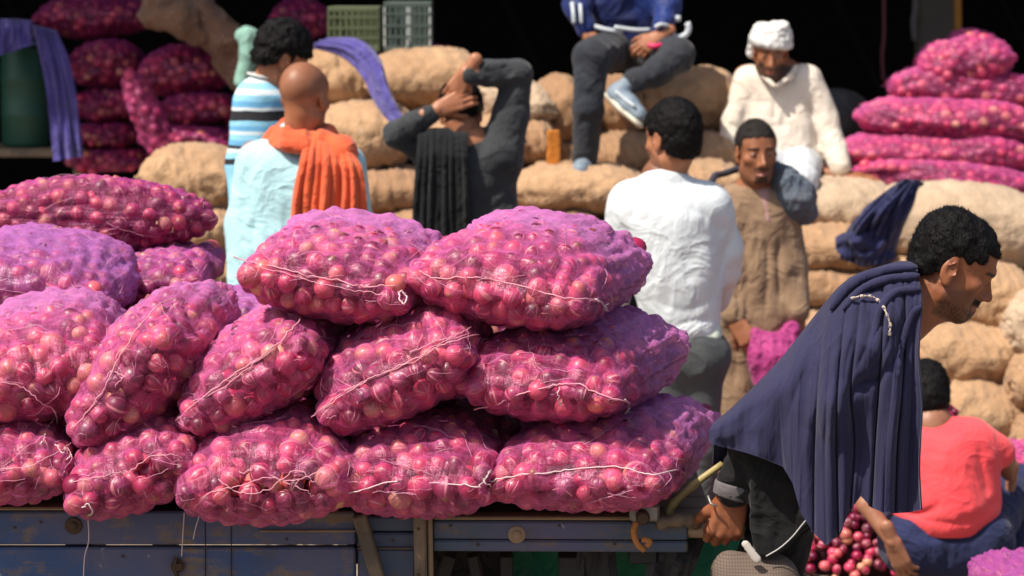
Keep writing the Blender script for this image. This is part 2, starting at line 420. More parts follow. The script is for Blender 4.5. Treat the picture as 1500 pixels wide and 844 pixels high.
    if hole is not None:
        X, Y = proj(VV); keep = np.ones(len(q), bool)
        for hx, hy, hrx, hry in hole:
            an = np.arctan2(Y - hy, X - hx); rr_ = 1 + 0.3 * np.sin(an * 3 + 1) + 0.15 * np.sin(an * 7)
            inside = (((X - hx) / hrx) ** 2 + ((Y - hy) / hry) ** 2 < rr_ ** 2) & (face > 0.05)
            keep &= ~inside[q].any(1)
        q = q[keep]
    uv = np.stack((u.ravel() * L / 0.5 + seed * 0.37, ph.ravel() / (2 * math.pi)), 1)
    nm = mesh('net', VV, q, net, uv=uv, attrs={'loose': lo.ravel()})
    obj('net', nm, root)
    fc = ((C - c) * 0).sum(1)
    X, Y = proj(C); tc = np.array((0, 0, CAM_H)) - C
    order = np.argsort(np.linalg.norm(tc, axis=1))
    nparts = 0 if stuff else maxn
    for kx in order[:nparts]:
        o = bpy.data.objects.new('onion', ONIONS[int(rg.integers(0, 7))]); s_ = Rr[kx] / 0.025
        o.location = Vector(C[kx] - np.array(root.location)); o.rotation_mode = 'QUATERNION'; o.rotation_quaternion = rand_quat(rg); o.scale = (s_, s_, s_)
        COL.objects.link(o); o.parent = root
    rest = order[nparts:]
    CC = np.vstack((C[rest], C2)); RRr = np.concatenate((Rr[rest], R2))
    hm = obj('packed_onions', heap_mesh('packed_onions', CC, RRr, rg.random(len(CC)) ** 1.1), root); hm['kind'] = 'stuff'
    B = dict(root=root, VV=VV, face=face, seed=seed); BAGS.append(B)
    for cd in (cords or []): cord(B, *cd)
    if not stuff:                                   # frayed threads of the net
        mb = MB(); ok = np.nonzero((face > 0.1) & (fn[:, 2] > -0.5))[0]; adj = VV
        for _ in range(26):
            k = int(rg.choice(ok)); n0 = fn[k]; i_, j_ = divmod(k, nv); st = int(rg.integers(3, 9)); di, dj = int(rg.integers(-2, 3)), int(rg.integers(-2, 3)); q_ = []
            for s in range(st):
                ii, jj = min(max(i_ + di * s, 0), nu - 1), (j_ + dj * s) % nv; q_.append(VV[ii * nv + jj] + fn[ii * nv + jj] * (0.0016 + 0.003 * math.sin(math.pi * s / st)) + rg.normal(size=3) * 0.0012)
            if np.linalg.norm(q_[0] - q_[-1]) > 0.004: mb.tube(smooth_line(q_, 3), 0.00055, 3, False)
        if mb.V: tag(mb.build('frayed_threads', M_FRAY, root, True), kind='stuff')
    return B
def surf_depth(B, px, py, rad=4, default=None):
    X, Y = proj(B['VV']); mk = (np.abs(X - px) < rad) & (np.abs(Y - py) < rad)
    if not mk.any():
        k = np.argmin((X - px) ** 2 + (Y - py) ** 2); return B['VV'][k, 1]
    return B['VV'][mk, 1].min()
def cord(B, pts, r=0.0017, mat=None, jit=1.0, name='twine', free=False):
    """a twine following pixel positions over the bag's face"""
    L = smooth_line([np.array((x, y, 0)) for x, y in pts], 7); rg = np.random.default_rng(len(BAGS) * 7 + len(pts)); Q = []
    last = None
    for i, (x, y, _) in enumerate(L):
        d = surf_depth(B, x, y) if not (free and last is not None and i > 2) else last
        d = d - 0.0025
        if last is not None: d = 0.6 * last + 0.4 * d
        last = d
        Q.append(P(x + rg.normal() * jit, y + rg.normal() * jit, d))
    MB().tube(Q, r * 0.62, 5).build(name, mat or M_CORD, B['root'], True)

S_ = lambda px, d: px * d / FPX
def bag_px(label, px, py, hw, hh, roll, L, yaw, d, tilt=0.0, **kw):
    """a bag whose front face is centred on the sight line of (px,py), hw by hh pixels, nose at distance d"""
    ax = np.array((math.sin(R(yaw)) * math.cos(R(tilt)), math.cos(R(yaw)) * math.cos(R(tilt)), math.sin(R(tilt))))
    dd = d + 0.5 * L * ax[1]; f = P(px, py, dd); c = f + ax * L * 0.5
    return onion_bag(label, c, ax, R(roll), S_(hw, dd) * 1.03, S_(hh, dd) * 1.06, L, **kw)
# ================================================================== the cart
def wood(name, paint, wear=0.5, bare=(0.30, 0.22, 0.14), ax=(1.2, 14, 14)):
    n = NT(name); co = n.obj_co(); g = n.noise(n.obj_co(ax), 3.0, 6, 0.7)
    pn = n.mix(n.ramp(n.noise(co, 5, 4), [(0.4, (0, 0, 0)), (0.6, (1, 1, 1))]), tuple(paint[0]), tuple(paint[1]))
    grain = n.mix(g, tuple(bare), tuple(x * 0.35 for x in bare))
    wm = n.math('ADD', n.math('MULTIPLY', n.noise(co, 9, 6, 0.7), 0.6), n.math('MULTIPLY', g, 0.4))
    col = n.mix(n.ramp(wm, [(0.62 - 0.22 * wear, (0, 0, 0)), (0.68 - 0.16 * wear, (1, 1, 1))]), pn, grain)
    dirt = n.ramp(n.noise(co, 16, 6, 0.75), [(0.55, (0, 0, 0)), (0.75, (0.7, 0.7, 0.7))])
    col = n.mix(dirt, col, (0.10, 0.085, 0.075))
    b = n.bump(g, 0.5, 0.004, n.bump(n.noise(co, 160, 3), 0.2, 0.002))
    return n.done(n.bsdf(col, 0.72, b, Specular_IOR_Level=0.3))
M_BLUE = wood('worn blue paint', ((0.045, 0.085, 0.19), (0.10, 0.104, 0.17)), 0.42)
M_INDIGO = wood('worn indigo paint', ((0.11, 0.11, 0.18), (0.08, 0.11, 0.155)), 0.45)
M_TIMBER = wood('bare grey timber', ((0.20, 0.15, 0.10), (0.12, 0.095, 0.07)), 0.8)
M_EDGE = wood('bare timber edge', ((0.30, 0.21, 0.12), (0.2, 0.15, 0.09)), 0.9, (0.42, 0.30, 0.18))
M_PLANKV = wood('upright timber', ((0.16, 0.12, 0.085), (0.10, 0.08, 0.06)), 0.8, ax=(14, 14, 1.2))
M_IRON = plain('rusty iron', (0.09, 0.055, 0.035), 0.6, 0.4, 90, Metallic=0.6)
M_STEEL = plain('dull steel', (0.30, 0.29, 0.27), 0.45, 0.3, 120, Metallic=0.7)
M_POLE = plain('smooth worn pole', (0.34, 0.23, 0.14), 0.55, 0.3, 60)
M_BAMBOO = plain('yellow bamboo', (0.42, 0.33, 0.13), 0.5, 0.3, 60)
M_BLACK = plain('black paint', (0.012, 0.012, 0.014), 0.6, 0.2, 50)
DB = 5.36                                             # distance of the cart's side boards
deck_z = P(0, 760, 5.4)[2]
cart = thing('wooden_cart', 'long wooden handcart with worn blue side boards, loaded with pink onion sacks', 'cart', (0.0, 5.8, 0.0))
def plank(x0, y0, x1, y1, mat, name='plank', th=0.028, d=DB, skew=0.0, edge=None, bev=0.004):
    """a board whose front face spans the sight lines of (x0,y0)-(x1,y1)"""
    a = P(x0, (y0 + y1) / 2, d); b = P(x1, (y0 + y1) / 2 + skew, d); h = S_(y1 - y0, d)
    if x1 - x0 > y1 - y0:
        o = MB().beam(a + (0, th / 2, 0), b + (0, th / 2, 0), th, h, (0, 0, 1), bev).build(name, mat, cart)
    else:
        a = P((x0 + x1) / 2, y0, d); b = P((x0 + x1) / 2 + skew, y1, d); w_ = S_(x1 - x0, d)
        o = MB().beam(b + (0, th / 2, 0), a + (0, th / 2, 0), w_, th, (0, 1, 0), bev).build(name, mat, cart)
    return o
plank(-330, 749, 521, 799, M_BLUE, th=0.03)
plank(-330, 800.5, 521, 905, M_BLUE, th=0.03, d=DB + 0.003)
plank(523, 757, 609, 779, M_INDIGO, d=DB + 0.012); plank(523, 781, 609, 803, M_INDIGO, d=DB + 0.010); plank(523, 805, 609, 905, M_INDIGO, d=DB + 0.012)
plank(-330, 743.5, 108, 748, M_EDGE, 'edge_strip', th=0.05, d=DB - 0.006)
plank(380, 777, 521, 780, M_EDGE, 'edge_strip', th=0.008, d=DB - 0.009); 
plank(523, 803.3, 609, 804.6, M_EDGE, 'edge_strip', th=0.008, d=DB + 0.002)
plank(515, 756, 536, 910, M_PLANKV, 'post', 0.03, d=DB - 0.034, skew=46)
plank(605, 756, 624, 910, M_PLANKV, 'post', 0.035, d=DB - 0.036, skew=3); plank(625.5, 756, 633, 910, M_EDGE, 'post', 0.03, d=DB - 0.026, skew=3)
plank(634, 757, 1012, 762, M_EDGE, 'edge_strip', th=0.05, d=DB - 0.004, skew=1)
plank(634, 763, 1008, 790, M_INDIGO, 'rail', th=0.045, d=DB, skew=2); plank(634, 791, 1008, 808, M_INDIGO, 'rail', th=0.045, d=DB + 0.004, skew=2)
for x in (300, 338): plank(x, 752, x + 1.5, 905, M_BLACK, 'joint', 0.003, d=DB - 0.002)
for x, y in ((108, 770), (757, 783)):
    c = P(x, y, DB); mb = MB().lathe([(0.019, 0), (0.019, 0.003), (0.016, 0.005), (0.009, 0.0055), (0.009, 0.011), (0.004, 0.013)], c + (0, 0.001, 0), 14, (0, -1, 0))
    mb.build('bolt', M_IRON if x < 200 else M_POLE, cart)
c = P(260, 828, DB); mb = MB().lathe([(0.013, 0), (0.015, 0.008), (0.008, 0.011), (0.008, 0.02)], c, 12, (0.2, -1, 0)); mb.tube([c + (0, -.01, .02), c + (-.006, -.018, 0), c + (.004, -.012, -.03)], 0.005); mb.build('bolt', M_IRON, cart)
for x, y in ((22, 773), (60, 765), (540, 768), (613, 775), (613, 842), (660, 770), (700, 798), (820, 770), (900, 797), (975, 770), (180, 815), (420, 790), (575, 792)):
    MB().lathe([(0.0035, 0), (0.003, 0.002)], P(x, y, DB - (0.036 if 604 < x < 622 else 0.0)), 8, (0, -1, 0)).build('nail', M_IRON, cart)
# handle rail, block, loop of cord, bamboo prop
h0, h1 = P(905, 779, DB + 0.0), P(1165, 782, DB - 0.03)
mb = MB(); mb.tube(smooth_line([P(1008, 777, DB + 0.02), P(1040, 778, DB), P(1075, 779, DB - 0.02), P(1130, 783, DB - 0.03)], 5), 0.0155, 12); mb.build('handle', M_POLE, cart, True)
mb = MB(); mb.tube(smooth_line([P(962, 767, DB - 0.03), P(1000, 762, DB - 0.02), P(1020, 766, DB)], 5), [0.013 + 0.003 * math.sin(k * 2) for k in range(11)], 9); mb.build('grip_bar', M_TIMBER, cart, True)
b = P(944, 748, DB - 0.02); MB().box(b - (0.032, 0.03, 0.018), b + (0.030, 0.03, 0.018), 0.005).build('end_block', M_STEEL, cart)
MB().lathe([(0.014, 0), (0.015, 0.03), (0.011, 0.034)], b + (-0.006, -0.03, -0.004), 12, (0, -1, 0)).build('bolt', M_IRON, cart)
mb = MB(); mb.tube(smooth_line([P(932, 765, DB - 0.03), P(928, 780, DB - 0.035), P(934, 797, DB - 0.035), P(944, 806, DB - 0.03)], 6), 0.0065, 8)
mb.tube(smooth_line([P(940, 790, DB - 0.04), P(952, 793, DB - 0.04), P(948, 800, DB - 0.035)], 5), 0.006, 8); mb.build('rope', plain('orange rope', (0.55, 0.22, 0.06), 0.8, 0.6, 300), cart, True)
mb = MB(); mb.tube(smooth_line([P(978, 756, DB + 0.03), P(986, 738, DB + 0.03), P(1014, 712, DB + 0.04), P(1058, 680, DB + 0.06)], 5), [0.009, 0.0095, 0.01, 0.0085, 0.0095, 0.0115, 0.009, 0.009, 0.0085, 0.0088, 0.0105, 0.0085, 0.008, 0.008, 0.008, 0.0075][:16], 9)
mb.build('bamboo_prop', M_BAMBOO, cart, True)
# deck boards, cross beams, legs and axle
for k in range(9):
    y = DB + 0.03 + k * 0.125
    MB().box((-1.15, y, deck_z - 0.028), (0.43, y + 0.119, deck_z), 0.004).build('deck_board', M_TIMBER, cart)
for x in (-0.95, -0.35, 0.25): MB().box((x, DB + 0.045, deck_z - 0.1), (x + 0.06, DB + 1.15, deck_z - 0.03), 0.004).build('cross_beam', M_BLACK, cart)
for (x, s) in ((660, 26), (692, 22), (742, 26)):
    a = P(x, 812, DB + 0.25); bb = P(x - (28 if x < 690 else -18 if x < 700 else 0), 900, DB + 0.25); bb = bb + (bb - a) * 1.0
    MB().beam(bb, a, S_(s * 0.8, DB), 0.04, (0, 1, 0)).build('strut', M_BLACK, cart)
for x in (-0.9, 0.1):
    for yy in (DB + 0.12, DB + 1.0): MB().box((x, yy, 0), (x + 0.06, yy + 0.06, deck_z - 0.1), 0.004).build('leg', M_BLACK, cart)
MB().box((-1.15, DB + 1.16, deck_z - 0.14), (0.36, DB + 1.19, deck_z + 0.03), 0.004).build('plank', M_BLUE, cart)
# green plastic sheet and dark rags slung under the cart
def drape(name, pts, d, mat, th=0.004, wob=0.02, nx=30, ny=18, parent=None, fr=9.0, seed=0):
    """a hanging cloth: pts = four pixel corners (top-left, top-right, bottom-right, bottom-left), real folds in depth"""
    A, B, C, D = [np.array(p, float) for p in pts]; V = []
    for j in range(ny + 1):
        for i in range(nx + 1):
            s, t = i / nx, j / ny; q = (A * (1 - s) + B * s) * (1 - t) + (D * (1 - s) + C * s) * t
            w1 = float(vnoise(s * fr + seed, t * 1.6 + seed, 3.3)); w2 = float(vnoise(s * fr * 2.3, t * 3, seed + 8.1))
            q = q + np.array((0.0, 4.0)) * w1 * t * 2
            V.append(P(q[0], q[1], d + wob * (w1 + 0.4 * w2) * (0.4 + 0.6 * t)))
    n = len(V); V += [v + np.array((0, th, 0)) for v in V]; Fq = []
    for j in range(ny):
        for i in range(nx):
            a = j * (nx + 1) + i; f = (a, a + nx + 1, a + nx + 2, a + 1); Fq += [f, tuple(x + n for x in f[::-1])]
    rim = [i for i in range(nx + 1)] + [j * (nx + 1) + nx for j in range(1, ny + 1)] + [ny * (nx + 1) + i for i in range(nx - 1, -1, -1)] + [j * (nx + 1) for j in range(ny - 1, 0, -1)]
    for k in range(len(rim)):
        a, b2 = rim[k], rim[(k + 1) % len(rim)]; Fq.append((a, b2, b2 + n, a + n))
    return obj(name, mesh(name, V, Fq, mat), parent)
M_GREEN = fabric('green tarpaulin', (0.012, 0.15, 0.075), (0.01, 0.09, 0.06), 0.45, 300, 0.4)
o = drape('green_sheet', ((750, 780), (1110, 790), (1106, 990), (752, 990)), DB + 0.34, M_GREEN, wob=0.03, fr=5); tag(o, 'green plastic sheet hanging underneath the wooden cart near its handle', 'tarpaulin')
M_SHADE_SHEET = fabric('under-cart shade cloth', (0.016, 0.015, 0.018), None, 0.6, 300, 0.4)
o = drape('shade_sheet', ((560, 770), (756, 775), (760, 990), (560, 990)), DB + 0.42, M_SHADE_SHEET, wob=0.03, fr=5, seed=2); tag(o, 'added sheet coloured black as the shade under the cart behind its slanting struts', 'tarpaulin')  # added sheet, its black colour stands in for the shade under the cart
M_RAG = fabric('charcoal rag', (0.045, 0.043, 0.045), (0.02, 0.02, 0.022), 0.9, 300, 0.5)
o = drape('rag', ((948, 797), (1034, 788), (1010, 850), (944, 862)), DB + 0.06, M_RAG, wob=0.03, fr=7, seed=4); tag(o, 'crumpled charcoal rag tied below the cart handle', 'rag')
o = drape('rag', ((846, 806), (902, 806), (908, 880), (836, 880)), DB + 0.12, M_RAG, wob=0.03, fr=5, seed=9); tag(o, 'black rag hanging against the green sheet under the cart rail', 'rag')

# ================================================================== sacks of onions on the cart
G_C = 'net sacks of onions loaded on the cart'
kw = dict(group=G_C)
bag_px('pink onion sack at far left of the bottom row, tied with twine bows', 10, 681, 100, 70, 3, 0.36, -8, 5.20, seed=1, cords=[([(-5, 688), (40, 684), (75, 668), (103, 650)],), ([(84, 610), (72, 622), (66, 640), (60, 650)], 0.0022, M_CORD_W), ([(80, 650), (92, 662), (98, 655), (104, 668), (96, 672)], 0.0022, M_CORD_W)], **kw)
bag_px('small pink onion sack with torn mouth in bottom row, twine dangling over the board', 197, 688, 108, 76, 20, 0.34, -3, 5.17, seed=2, hole=[(217, 686, 20, 10)], cords=[([(108, 705), (140, 700), (170, 694), (192, 690), (222, 668), (262, 668)],), ([(120, 745), (128, 738), (136, 750), (128, 756)], 0.0022, M_CORD_W)], **kw)
bag_px('wide pink onion sack with ragged open mouth showing onions, third in bottom row', 392, 694, 130, 86, 3, 0.36, 2, 5.13, seed=3, hole=[(352, 714, 27, 10), (424, 708, 24, 11)], cords=[([(282, 745), (310, 722), (350, 712), (390, 700), (430, 704), (470, 690)],), ([(322, 705), (352, 722), (392, 718), (430, 690), (462, 706)],), ([(352, 694), (378, 686), (398, 698), (440, 716), (458, 726)],)], **kw)
bag_px('pink onion sack with white seam twine, in the bottom row above the timber posts', 612, 692, 133, 76, 0, 0.36, 6, 5.17, seed=4, cords=[([(481, 724), (518, 722), (560, 708), (600, 706), (650, 709), (706, 713)], 0.0021, M_CORD_W), ([(700, 714), (712, 700), (718, 690), (710, 706), (720, 712)], 0.0018, M_CORD_W)], **kw)
bag_px('large pink onion sack at right end of bottom row beside the navy shawl', 862, 686, 140, 74, 2, 0.40, 13, 5.16, seed=5, loose=(-0.45, 0.1, 1.0), cords=[([(716, 706), (760, 696), (800, 693), (850, 686), (910, 684), (950, 695), (995, 688)], 0.0021, M_CORD_W), ([(905, 575), (916, 590), (922, 604), (914, 590), (921, 615)], 0.002, M_CORD_W)], **kw)
# second row
bag_px('lilac topped onion sack at far left of the second row, tied with white twine', 55, 543, 122, 88, 12, 0.40, -6, 5.28, seed=6, loose=(-0.5, 0.0, 1.0), cords=[([(-5, 560), (30, 566), (58, 588), (84, 604)],), ([(78, 598), (84, 618), (76, 640), (68, 646)], 0.0022, M_CORD_W)], **kw)
bag_px('steeply tilted dusky onion sack with diagonal brown seam, second in second row', 203, 552, 122, 82, 50, 0.36, 4, 5.22, seed=7, loose=(-0.3, 0.3, 0.8), cords=[([(104, 628), (140, 590), (158, 556), (176, 520), (205, 478), (232, 448), (256, 436)], 0.0022, M_CORD), ([(150, 560), (162, 545), (180, 552), (168, 566)], 0.0018)], **kw)
bag_px('tilted pink onion sack with a long diagonal seam, third in second row', 374, 550, 124, 78, 33, 0.36, 4, 5.21, seed=8, loose=(-0.3, 0.3, 0.8), cords=[([(258, 618), (300, 580), (340, 550), (385, 520), (410, 500), (440, 468)], 0.0024, M_CORD), ([(280, 590), (330, 565), (372, 532), (402, 512)],)], **kw)
bag_px('pink onion sack with pale stretched net folds, centre of the second row', 585, 544, 130, 80, 27, 0.36, 2, 5.21, seed=9, cords=[([(456, 612), (500, 580), (540, 556), (580, 538), (620, 520), (650, 505), (700, 490)], 0.0020), ([(460, 606), (510, 570), (560, 548), (610, 528), (640, 505), (690, 488)], 0.0015), ([(600, 516), (640, 500), (668, 492), (690, 480)], 0.0015)], **kw)
bag_px('onion sack at right end of the second row with its purple ribbed back', 814, 555, 130, 74, -2, 0.42, 14, 5.22, seed=10, loose=(-0.5, 0.05, 1.2), cords=[([(694, 601), (740, 588), (780, 572), (820, 564), (850, 563), (880, 578), (922, 590)], 0.0024, M_CORD), ([(915, 585), (922, 592), (916, 606), (921, 600)], 0.0022, M_CORD_W), ([(820, 566), (818, 580), (821, 596)], 0.002, M_CORD_W)], **kw)
# top row
bag_px('top left onion sack in front of the pale blue kurta, seam sloping down', 492, 408, 134, 72, -9, 0.40, 6, 5.28, seed=11, loose=(-0.3, 0.2, 1.2), cords=[([(340, 376), (368, 384), (405, 392), (450, 403), (500, 412), (530, 420), (560, 420), (588, 417)], 0.0022, M_CORD), ([(372, 390), (420, 402), (470, 415), (520, 425), (560, 432)], 0.0014), ([(588, 425), (584, 436), (592, 444), (596, 436), (590, 428)], 0.0025, M_CORD_W)], **kw)
bag_px('top right onion sack, largest on the load, its lilac back beside the white shirt', 752, 414, 140, 78, -7, 0.44, 13, 5.26, seed=12, loose=(-0.45, 0.1, 1.2), cords=[([(616, 398), (640, 408), (680, 406), (720, 410), (770, 420), (820, 434), (870, 440), (884, 446)], 0.0022, M_CORD), ([(872, 438), (884, 446), (890, 456), (884, 450), (892, 445)], 0.0025, M_CORD_W)], **kw)
# the far side of the load
bag_px('plump lilac onion sack on the left, under the long sack that lies crosswise', 52, 416, 130, 64, -8, 0.34, 0, 5.86, net=M_NET_LILAC, seed=14, loose=(-1.5, -0.6, 0.8), **kw)
bag_px('purple onion sack in shade between the long crosswise sack and the second row', 236, 408, 76, 38, 4, 0.28, 0, 6.2, net=M_NET_LILAC, seed=16, **kw)
bag_px('lilac net sack lying flat behind the tilted sacks, left of the pale blue kurta', 330, 476, 110, 42, -2, 0.24, 4, 5.93, net=M_NET_LILAC, seed=17, loose=(-1.5, -0.8, 0.9), **kw)
f = P(140, 318, 6.55)
onion_bag('long magenta onion sack lying crosswise at upper left, its tail towards the pale kurta', f, (1, 0.10, -0.02), R(4), S_(60, 6.55) * 1.15, S_(64, 6.55), S_(180, 6.55), net=M_NET_DEEP, seed=15, endh=1.7, endw=0.25, rs=(0.016, 0.023), **kw)
for (x, y, d, sd, hh, lb) in ((60, 500, 6.05, 31, 60, 'lowest onion sack at the rear left corner of the load, mostly hidden'), (160, 520, 6.5, 32, 60, 'onion sack in the last row behind the steeply tilted dusky sack'),
        (20, 440, 6.6, 33, 60, 'hidden onion sack carrying the long crosswise sack on the left'), (220, 470, 6.6, 34, 50, 'onion sack at the back under the shaded purple sack'),
        (440, 590, 6.1, 35, 60, 'rear onion sack seen dark between the third and fourth bottom sacks'), (700, 590, 6.1, 36, 60, 'rear onion sack seen dark left of the second row end sack'),
        (560, 480, 6.1, 37, 56, 'rear onion sack in the dark gap below the top left sack'), (730, 470, 6.12, 38, 50, 'rear onion sack in the dark gap below the largest top sack'), (330, 590, 6.1, 39, 60, 'rear onion sack hidden behind the third bottom sack')):
    bag_px(lb, x, y, 120, hh, 0, 0.26, 0, d, net=M_NET_LILAC, seed=sd, stuff=True, **kw)
# loose twine hanging over the boards
for pts in ([(128, 748), (130, 790), (124, 815), (122, 850)], [(270, 750), (268, 780), (266, 815)], [(292, 755), (286, 775), (283, 790)]):
    MB().tube(smooth_line([P(x, y, DB - 0.02) for x, y in pts], 6), 0.0013, 5).build('loose_twine', M_CORD_W, cart, True)
# ================================================================== implicit-surface modeller for bodies and clothes
class Vol:
    def __init__(s, lo, hi, res):
        s.lo = np.minimum(lo, hi).astype(float); s.res = res; hi = np.maximum(lo, hi)
        s.n = np.maximum(4, np.ceil((hi - s.lo) / res).astype(int) + 1)
        s.ax = [s.lo[i] + res * np.arange(s.n[i]) for i in range(3)]
        s.F = np.full(s.n, 0.25, np.float32)
    def sl(s, lo, hi, pad):
        a = np.clip(np.floor((np.asarray(lo) - pad - s.lo) / s.res).astype(int), 0, s.n); b = np.clip(np.ceil((np.asarray(hi) + pad - s.lo) / s.res).astype(int) + 1, 0, s.n)
        S = tuple(slice(int(x), int(y)) for x, y in zip(a, b))
        if any(x.stop <= x.start for x in S): return None, None
        return S, (s.ax[0][S[0]][:, None, None], s.ax[1][S[1]][None, :, None], s.ax[2][S[2]][None, None, :])
    def put(s, S, d, k, cut=False):
        f = s.F[S]; d = d.astype(np.float32)
        if cut: d = -d; h = np.maximum(k - np.abs(f - d), 0) / max(k, 1e-6); s.F[S] = np.maximum(f, d) + h * h * k * 0.25
        else: h = np.maximum(k - np.abs(f - d), 0) / max(k, 1e-6); s.F[S] = np.minimum(f, d) - h * h * k * 0.25
    def cap(s, a, b, ra, rb=None, k=0.012, cut=False, flat=None):
        """tapered limb from a to b; flat=(axis, f): thickness along axis scaled by f"""
        rb = ra if rb is None else rb; a = np.asarray(a, float); b = np.asarray(b, float); r = max(ra, rb)
        S, G = s.sl(np.minimum(a, b) - r, np.maximum(a, b) + r, k + 0.02)
        if S is None: return s
        ab = b - a; L = max(ab @ ab, 1e-9)
        p = [G[i] - a[i] for i in range(3)]
        t = np.clip((p[0] * ab[0] + p[1] * ab[1] + p[2] * ab[2]) / L, 0, 1)
        q = [p[i] - t * ab[i] for i in range(3)]
        if flat is not None:
            fa = unit(flat[0]); dd = q[0] * fa[0] + q[1] * fa[1] + q[2] * fa[2]; q = [q[i] + fa[i] * dd * (1 / flat[1] - 1) for i in range(3)]
        d = np.sqrt(q[0] ** 2 + q[1] ** 2 + q[2] ** 2) - (ra + (rb - ra) * t)
        if flat is not None: d = d * min(1, flat[1] * 1.2)
        s.put(S, d, k, cut); return s
    def chain(s, pts, rs, k=0.012, flat=None):
        for i in range(len(pts) - 1): s.cap(pts[i], pts[i + 1], rs[i], rs[i + 1], k, flat=flat)
        return s
    def ell(s, c, r, k=0.012, M=None, cut=False):
        c = np.asarray(c, float); r = np.asarray(r, float); R_ = r.max()
        S, G = s.sl(c - R_, c + R_, k + 0.02)
        if S is None: return s
        p = [G[i] - c[i] for i in range(3)]
        if M is not None: p = [p[0] * M[0, j] + p[1] * M[1, j] + p[2] * M[2, j] for j in range(3)]   # columns of M: local axes
        k0 = np.sqrt((p[0] / r[0]) ** 2 + (p[1] / r[1]) ** 2 + (p[2] / r[2]) ** 2); k1 = np.sqrt((p[0] / r[0] ** 2) ** 2 + (p[1] / r[1] ** 2) ** 2 + (p[2] / r[2] ** 2) ** 2)
        s.put(S, k0 * (k0 - 1) / np.maximum(k1, 1e-6), k, cut); return s
    def plane(s, p0, nrm, k=0.006, lo=None, hi=None):
        """cuts away the side that nrm points to"""
        nrm = unit(nrm); S, G = s.sl(s.lo if lo is None else lo, (s.lo + s.res * s.n) if hi is None else hi, 0)
        if S is None: return s
        d = -((G[0] - p0[0]) * nrm[0] + (G[1] - p0[1]) * nrm[1] + (G[2] - p0[2]) * nrm[2])
        s.put(S, d + 0 * s.F[S], k, True); return s
    def slab(s, poly, d, th, k=0.012, round_=0.012, taper=None):
        """upright cloth panel: poly in photo pixels at distance d, half thickness th (or th(x,z))"""
        Q = np.array([P(x, y, d) for x, y in poly])[:, [0, 2]]
        X, Z = np.meshgrid(s.ax[0], s.ax[2], indexing='ij'); D = np.full(X.shape, 9.0); ins = np.zeros(X.shape, bool)
        for i in range(len(Q)):
            a, b = Q[i], Q[(i + 1) % len(Q)]; e = b - a; t = np.clip(((X - a[0]) * e[0] + (Z - a[1]) * e[1]) / max(e @ e, 1e-12), 0, 1)
            D = np.minimum(D, np.hypot(X - a[0] - t * e[0], Z - a[1] - t * e[1]))
            c = ((a[1] > Z) != (b[1] > Z)) & (X < (b[0] - a[0]) * (Z - a[1]) / (b[1] - a[1] + 1e-12) + a[0]); ins ^= c
        D = np.where(ins, -D, D) + round_
        yc = d if not callable(d) else d
        thv = th(X, Z) if callable(th) else th
        ey = np.abs(s.ax[1][None, :, None] - yc) - (thv[:, None, :] if callable(th) else thv) + round_
        dx = np.broadcast_to(D[:, None, :], s.F.shape)
        dd = np.hypot(np.maximum(dx, 0), np.maximum(ey, 0)) + np.minimum(np.maximum(dx, ey), 0) - round_
        s.put((slice(None),) * 3, dd, k); return s
    def near(s, w=0.05):
        I = np.nonzero(np.abs(s.F) < w); return I, s.ax[0][I[0]], s.ax[1][I[1]], s.ax[2][I[2]]
    def rough(s, amp, sc, seed=0, ridge=False, w=0.05):
        """crumples: noise with per-axis frequency sc"""
        I, x, y, z = s.near(w); sc = np.broadcast_to(np.asarray(sc, float), (3,))
        n_ = vnoise(x * sc[0] + seed, y * sc[1] + seed * 1.7, z * sc[2] + 5)
        if ridge: n_ = 1 - 2.2 * np.abs(n_)
        s.F[I] -= (amp * n_).astype(np.float32); return s
    def grooves(s, lines, d, w=0.008, depth=0.006, front=None, sign=1.0, gain=1.0):
        """fold valleys traced in photo pixels at distance d; they mark the cloth through x,z"""
        I, x, y, z = s.near(0.05); G = np.zeros(len(x), np.float32)
        if front is not None: msk = (y < front)
        for ln in lines:
            if isinstance(ln, tuple): pts, ww, de = ln
            else: pts, ww, de = ln, w, depth
            de *= gain
            Q = np.array([P(px, py, d) for px, py in pts])[:, [0, 2]]; Q = smooth_line(Q, 5); D = np.full(len(x), 9.0); Tm = np.zeros(len(x)); n_ = len(Q) - 1
            for i in range(n_):
                a, b = Q[i], Q[i + 1]; e = b - a; t = np.clip(((x - a[0]) * e[0] + (z - a[1]) * e[1]) / max(e @ e, 1e-12), 0, 1)
                dd = np.hypot(x - a[0] - t * e[0], z - a[1] - t * e[1]); c = dd < D; D[c] = dd[c]; Tm[c] = (i + t[c]) / n_
            prof = np.clip(np.minimum(Tm, 1 - Tm) * 4, 0.08, 1); prof = prof * prof * (3 - 2 * prof)
            ww = ww * 1.25; ww = ww * 1.15; g = de * (1.15 * np.exp(-np.sqrt(D * D + 1e-6) / ww) - 0.05) * prof
            if front is not None: g = g * msk
            G += g.astype(np.float32)
        s.F[I] += np.minimum(G, 0.021) * sign; return s
    def extract(s):
        F = s.F; F[0] = F[-1] = 1; F[:, 0] = F[:, -1] = 1; F[:, :, 0] = F[:, :, -1] = 1
        ins = F < 0; a = ins[:-1, :-1, :-1].astype(np.int8); cnt = a.copy()
        for dx in (0, 1):
            for dy in (0, 1):
                for dz in (0, 1):
                    if dx + dy + dz: cnt += ins[dx:ins.shape[0] - 1 + dx, dy:ins.shape[1] - 1 + dy, dz:ins.shape[2] - 1 + dz]
        I = np.nonzero((cnt > 0) & (cnt < 8)); n = len(I[0]); idx = np.full(cnt.shape, -1, np.int32); idx[I] = np.arange(n)
        acc = np.zeros((n, 3)); w_ = np.zeros(n)
